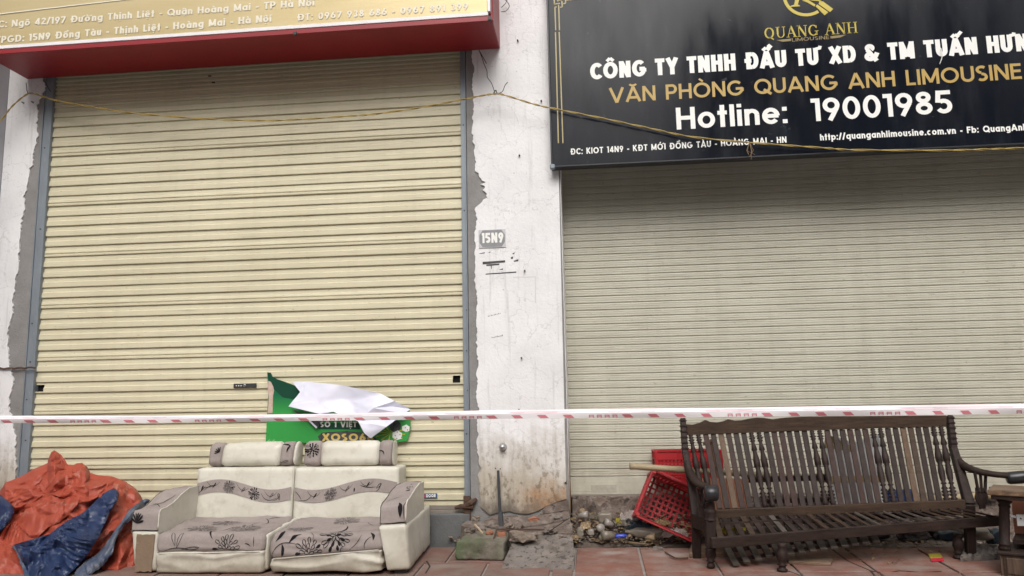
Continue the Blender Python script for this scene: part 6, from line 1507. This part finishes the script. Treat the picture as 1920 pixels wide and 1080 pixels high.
# loose slatted panel pushed under the bench
sp2 = thing('slatted_panel', 'loose dark slatted wooden seat panel sloping down under the bench', 'panel', (5.3, -.4, gz(-.4)))
ends = [(1381, 1060), (1401, 1055), (1423, 1050), (1443, 1044), (1462, 1042), (1484, 1040), (1504, 1037), (1525, 1034), (1545, 1031), (1565, 1028), (1585, 1025), (1604, 1022), (1624, 1019), (1643, 1016)]
for i, (x, y) in enumerate(ends):
    e = P(x, y, -.62+i*.008); s0 = P(x-34+i*1.0, y-62+i*1.2, -.24)
    MB().bar(s0, e, .041, .014).build('slat', 'dusty_wood', sp2, bevel=.0015)
MB().bar(P(1362, 1026, -.44)-V((0, 0, .02)), P(1640, 992, -.38)-V((0, 0, .02)), .025, .022).build('cross_rail', 'dark_wood', sp2)
MB().bar(P(1378, 1044, -.53)-V((0, 0, .018)), P(1640, 1003, -.45)-V((0, 0, .018)), .025, .018).build('cross_rail', 'dark_wood', sp2)

# things behind and under the bench
def board(pts, Y0, Y1, th_, nm, m, label, cat, bevel=.002):
    ps = []
    ys = [p[1] for p in pts]; lo_, hi_ = min(ys), max(ys)
    for x, y in pts: ps.append(P(x, y, Y0+(Y1-Y0)*(hi_-y)/(hi_-lo_)))
    mb = MB(); n_ = (ps[1]-ps[0]).cross(ps[2]-ps[0]).normalized(); n_ = n_ if n_.y > 0 else -n_
    mb.prism(ps, n_*th_); return mb, nm, m, label, cat
a_ = board([(1318, 962), (1412, 958), (1403, 897), (1316, 896)], -.30, -.14, .02, *['clay_panel', 'clay_board', 'flat terracotta coloured board leaning behind the left end of bench', 'board']); solo(a_[0], *a_[1:], bevel=.002)
fsh = thing('foam_board', 'white foam board with brown parcel tape leaning behind the bench slats', 'board', P(1600, 955, -.3))
b_ = board([(1560, 962), (1667, 955), (1648, 812), (1600, 830), (1548, 812), (1546, 850)], -.34, -.10, .025, 'x', 'x', 'x', 'x')[0]; b_.build('foam_sheet', 'foam_white', fsh, bevel=.002)
for y0, y1, xa_, xb_ in ((893, 905, 1550, 1662),):
    tq_ = board([(xa_, y1), (xb_, y1-2), (xb_-2, y0-2), (xa_-2, y0)], -.26, -.235, .003, 'x', 'x', 'x', 'x')[0]; tq_.build('parcel_tape', 'parcel_tape', fsh)
tq_ = board([(1546, 838), (1600, 848), (1600, 838), (1548, 812)], -.16, -.125, .003, 'x', 'x', 'x', 'x')[0]; tq_.build('parcel_tape', 'parcel_tape', fsh)
a_ = board([(1668, 950), (1722, 946), (1716, 916), (1664, 918)], -.30, -.26, .06, 'blue_box', 'blue_plastic', 'deep blue plastic box lying behind the bench near its right end', 'box'); solo(a_[0], *a_[1:], bevel=.006)
for x0, y0, x1, y1, Y, w_, nm, lab in ((1395, 900, 1640, 892, -.12, .035, 'wood_rail', 'upper dark wooden rail leaning behind the bench middle'), (1430, 940, 1560, 936, -.18, .03, 'wood_rail', 'lower dark wooden rail lying behind the bench middle')):
    solo(MB().bar(P(x0, y0, Y), P(x1, y1, Y), w_, w_), nm, 'dark_wood', lab, 'wood', bevel=.003)
solo(MB().tube([P(1720, 938, .12), P(1875, 927, .15)], [.022, .024], 10), 'bamboo_pole', 'bamboo', 'short pale bamboo pole lying on the step behind right armrest', 'pole', smooth=True)
w_ = MB(); w_.bar(P(1318, 832, -.06), P(1336, 825, -.06), .02, .02); w_.bar(P(1330, 826, -.05), P(1352, 905, -.08), .03, .018, up=V((0, 1, 0)))
solo(w_, 'wood_offcut', 'plank_wood', 'light brown wood offcut standing on the crate behind the bench', 'wood', bevel=.002)
def gplank(pts, h, nm, m, label, cat):
    ps = [G(x, y, h) for x, y in pts]; solo(MB().prism(ps, (0, 0, -h)), nm, m, label, cat, bevel=.003)
gplank([(1292, 1036), (1378, 1036), (1372, 1022), (1296, 1020)], .03, 'plank', 'plank_wood', 'light brown plank on the tiles behind the left bench leg', 'plank')
gplank([(1478, 1052), (1558, 1056), (1562, 1047), (1545, 1043), (1482, 1043)], .018, 'plank', 'plank_wood', 'worn plank on the tiles right of the middle bench leg', 'plank')
gs = thing('ribbed_slab', 'grey ribbed concrete slab on the tiles behind the right bench leg', 'slab', G(1835, 1040))
ps = [G(1800, 1044, .03), G(1874, 1040, .03), G(1874, 1016, .03), G(1806, 1022, .03)]
MB().prism(ps, (0, 0, -.03)).build('slab_body', 'slab_grey', gs, bevel=.003)
for i in range(6):
    t0, t1 = (i+.2)/6, (i+.75)/6; a0 = ps[0]+(ps[1]-ps[0])*t0; a1 = ps[0]+(ps[1]-ps[0])*t1; b0 = ps[3]+(ps[2]-ps[3])*t0; b1 = ps[3]+(ps[2]-ps[3])*t1
    MB().prism([a0, a1, b1, b0], (0, 0, .006)).build('rib', 'slab_grey', gs, bevel=.001)
wr_ = thing('snack_packet', 'flat red and yellow snack packet on the tiles near right bench leg', 'packet', G(1757, 1047))
MB().prism([G(1744, 1046, .008), G(1768, 1045, .008), G(1762, 1037, .01), G(1740, 1038, .01)], (0, 0, -.006)).build('packet_top', 'yellow_wrap', wr_, bevel=.001)
MB().prism([G(1746, 1051, .01), G(1770, 1050, .01), G(1768.5, 1045.3, .01), G(1744.5, 1046.3, .01)], (0, 0, -.008)).build('packet_front', 'red_wrap', wr_, bevel=.001)
for px, py, Y, w_, h_, m_, lab, sd_ in ((1370, 992, -.48, .06, .05, 'yellow_wrap', 'yellow plastic wrapper under the left seat slats of the bench', 21), (1395, 985, -.42, .05, .05, 'yellow_wrap', 'crumpled yellow and dark wrapper behind the first yellow one', 22),
                                        (1425, 984, -.45, .07, .05, 'silver_wrap', 'silver foil wrapper under the bench seat left of middle', 23), (1462, 980, -.44, .07, .05, 'silver_wrap', 'pale silver plastic bag under the middle of bench seat', 24), (1500, 985, -.46, .03, .03, 'silver_wrap', 'small white plastic scrap under the bench seat', 25)):
    crumple(px, py+6, Y, w_, h_, m_, 'wrapper', lab, 'wrapper', sd_*.7)
ud = MB(); R6 = random.Random(14)
for i in range(220):
    x = R6.uniform(1560, 1880); y = R6.uniform(1000, 1062-abs(x-1690)*.1); g = G(x, y, .004)
    if g.y > -.12: g.y = -.12; g.z = gz(-.12)+.02
    if x > 1700 and y > 1040: continue
    leafy(ud, g+V((0, 0, R6.uniform(0, .02))), R6.uniform(.008, .02), R6)
o = solo(ud, 'dry_litter', 'leaf_dry', 'dark leaf litter on the tiles under the bench', 'litter'); o['kind'] = 'stuff'
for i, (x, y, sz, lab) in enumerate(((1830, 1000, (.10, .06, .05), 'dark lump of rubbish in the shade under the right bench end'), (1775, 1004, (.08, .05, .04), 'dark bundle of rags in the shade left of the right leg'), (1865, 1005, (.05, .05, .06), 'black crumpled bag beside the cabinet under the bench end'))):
    blob(x, y, -.22, sz, 'bag_dark' if i else 'bottle_mud', 'rubbish_and_shade_lump', lab, 'rubbish', 30+i, .35)

#@@ CABINET
for i, (x, y, Y_, sz) in enumerate(((1575, 1000, .02, (.10, .06, .055)), (1640, 998, .04, (.13, .06, .06)), (1712, 1000, .03, (.11, .06, .055)), (1770, 992, .05, (.12, .06, .07)), (1520, 1004, .02, (.08, .05, .05)))):  # dark lumps added so the space under the bench looks deeply shaded
    blob(x, y, Y_, sz, 'crack_and_shade_dark', 'rubbish_and_shade_lump', 'dark lump standing in for shade against the step under the bench, %s from the left' % ('second', 'third', 'fourth', 'last', 'first')[i], 'rubbish', 50+i, .4, smooth=False, group='shade lumps under the bench')
# ================================================================== broken cabinet at the right edge
YC = G(1880, 1079).y
cb = thing('broken_cabinet', 'broken brown cabinet with turned post and tan top at the right edge', 'cabinet', (P(1900, 1079, YC).x, YC+.1, gz(YC)))
x0 = P(1875, 1050, YC).x; zt_ = P(1900, 1034, YC).z
PIV = V((x0, YC, 0)); RZ = Matrix.Translation(PIV) @ Matrix.Rotation(radians(-31), 4, 'Z') @ Matrix.Translation(-PIV)
def CB(mb): mb.v = [RZ @ v for v in mb.v]; return mb
CB(MB().box((x0, YC, gz(YC)-.01), (x0+.5, YC+.34, zt_-.016))).build('cabinet_body', 'cabinet_wood', cb, bevel=.002)
CB(MB().box((x0-.012, YC-.014, zt_-.0155), (x0+.51, YC+.35, zt_))).build('cabinet_top', 'dark_wood', cb, bevel=.003)
CB(MB().box((x0+.03, YC-.006, gz(YC)+.012), (x0+.46, YC-.0005, zt_-.03))).build('door_panel', 'cabinet_wood', cb, bevel=.003)
CB(MB().box((x0+.016, YC-.004, gz(YC)), (x0+.0295, YC+.002, zt_-.017))).build('stile', 'rail_wood', cb, bevel=.001)
pb_, pt_ = P(1884, 1034, YC+.05), P(1883, 938, YC+.05); pb_.z = zt_
MB().lathe(pb_, pt_, [(0, .030), (.04, .032), (.08, .026), (.1, .031), (.13, .031), (.15, .026), (.5, .027), (.85, .026), (.87, .031), (.9, .031), (.92, .026), (.96, .034), (1, .042)], 16).build('turned_post', 'dark_wood_v', cb, smooth=True)
zt2 = P(1890, 911, YC+.02).z; zl = P(1890, 936, YC+.0).z
CB(MB().box((x0-.012, YC-.01, zl), (x0+.5, YC+.26, zl+.022))).build('upper_frame', 'dark_wood', cb, bevel=.003)
CB(MB().box((x0-.025, YC-.02, zl+.0225), (x0+.5, YC+.28, zl+.052))).build('upper_board', 'table_wood', cb, bevel=.004)
CB(MB().box((x0+.06, YC+.10, zt_+.03), (x0+.5, YC+.33, zt_+.055))).build('shelf', 'dark_wood', cb, bevel=.002)
CB(MB().box((x0+.055, YC+.335, zt_), (x0+.5, YC+.35, zl))).build('back_panel', 'clay_board', cb, bevel=.002)
bk_ = MB(); a = P(1893, 966, YC+.05); b = P(1916, 973, YC+.04); bk_.bar(a, b, .004, .012); bk_.box(P(1907, 986, YC+.04), P(1919, 965, YC+.03)+V((.01, .003, 0)))
bk_.build('metal_bracket', 'bracket_white', cb, bevel=.001)
MB().lathe(P(1914, 972, YC+.03), P(1914, 972, YC+.024), [(0, .004), (1, .004)], 8).build('screw_hole', 'ink', cb)
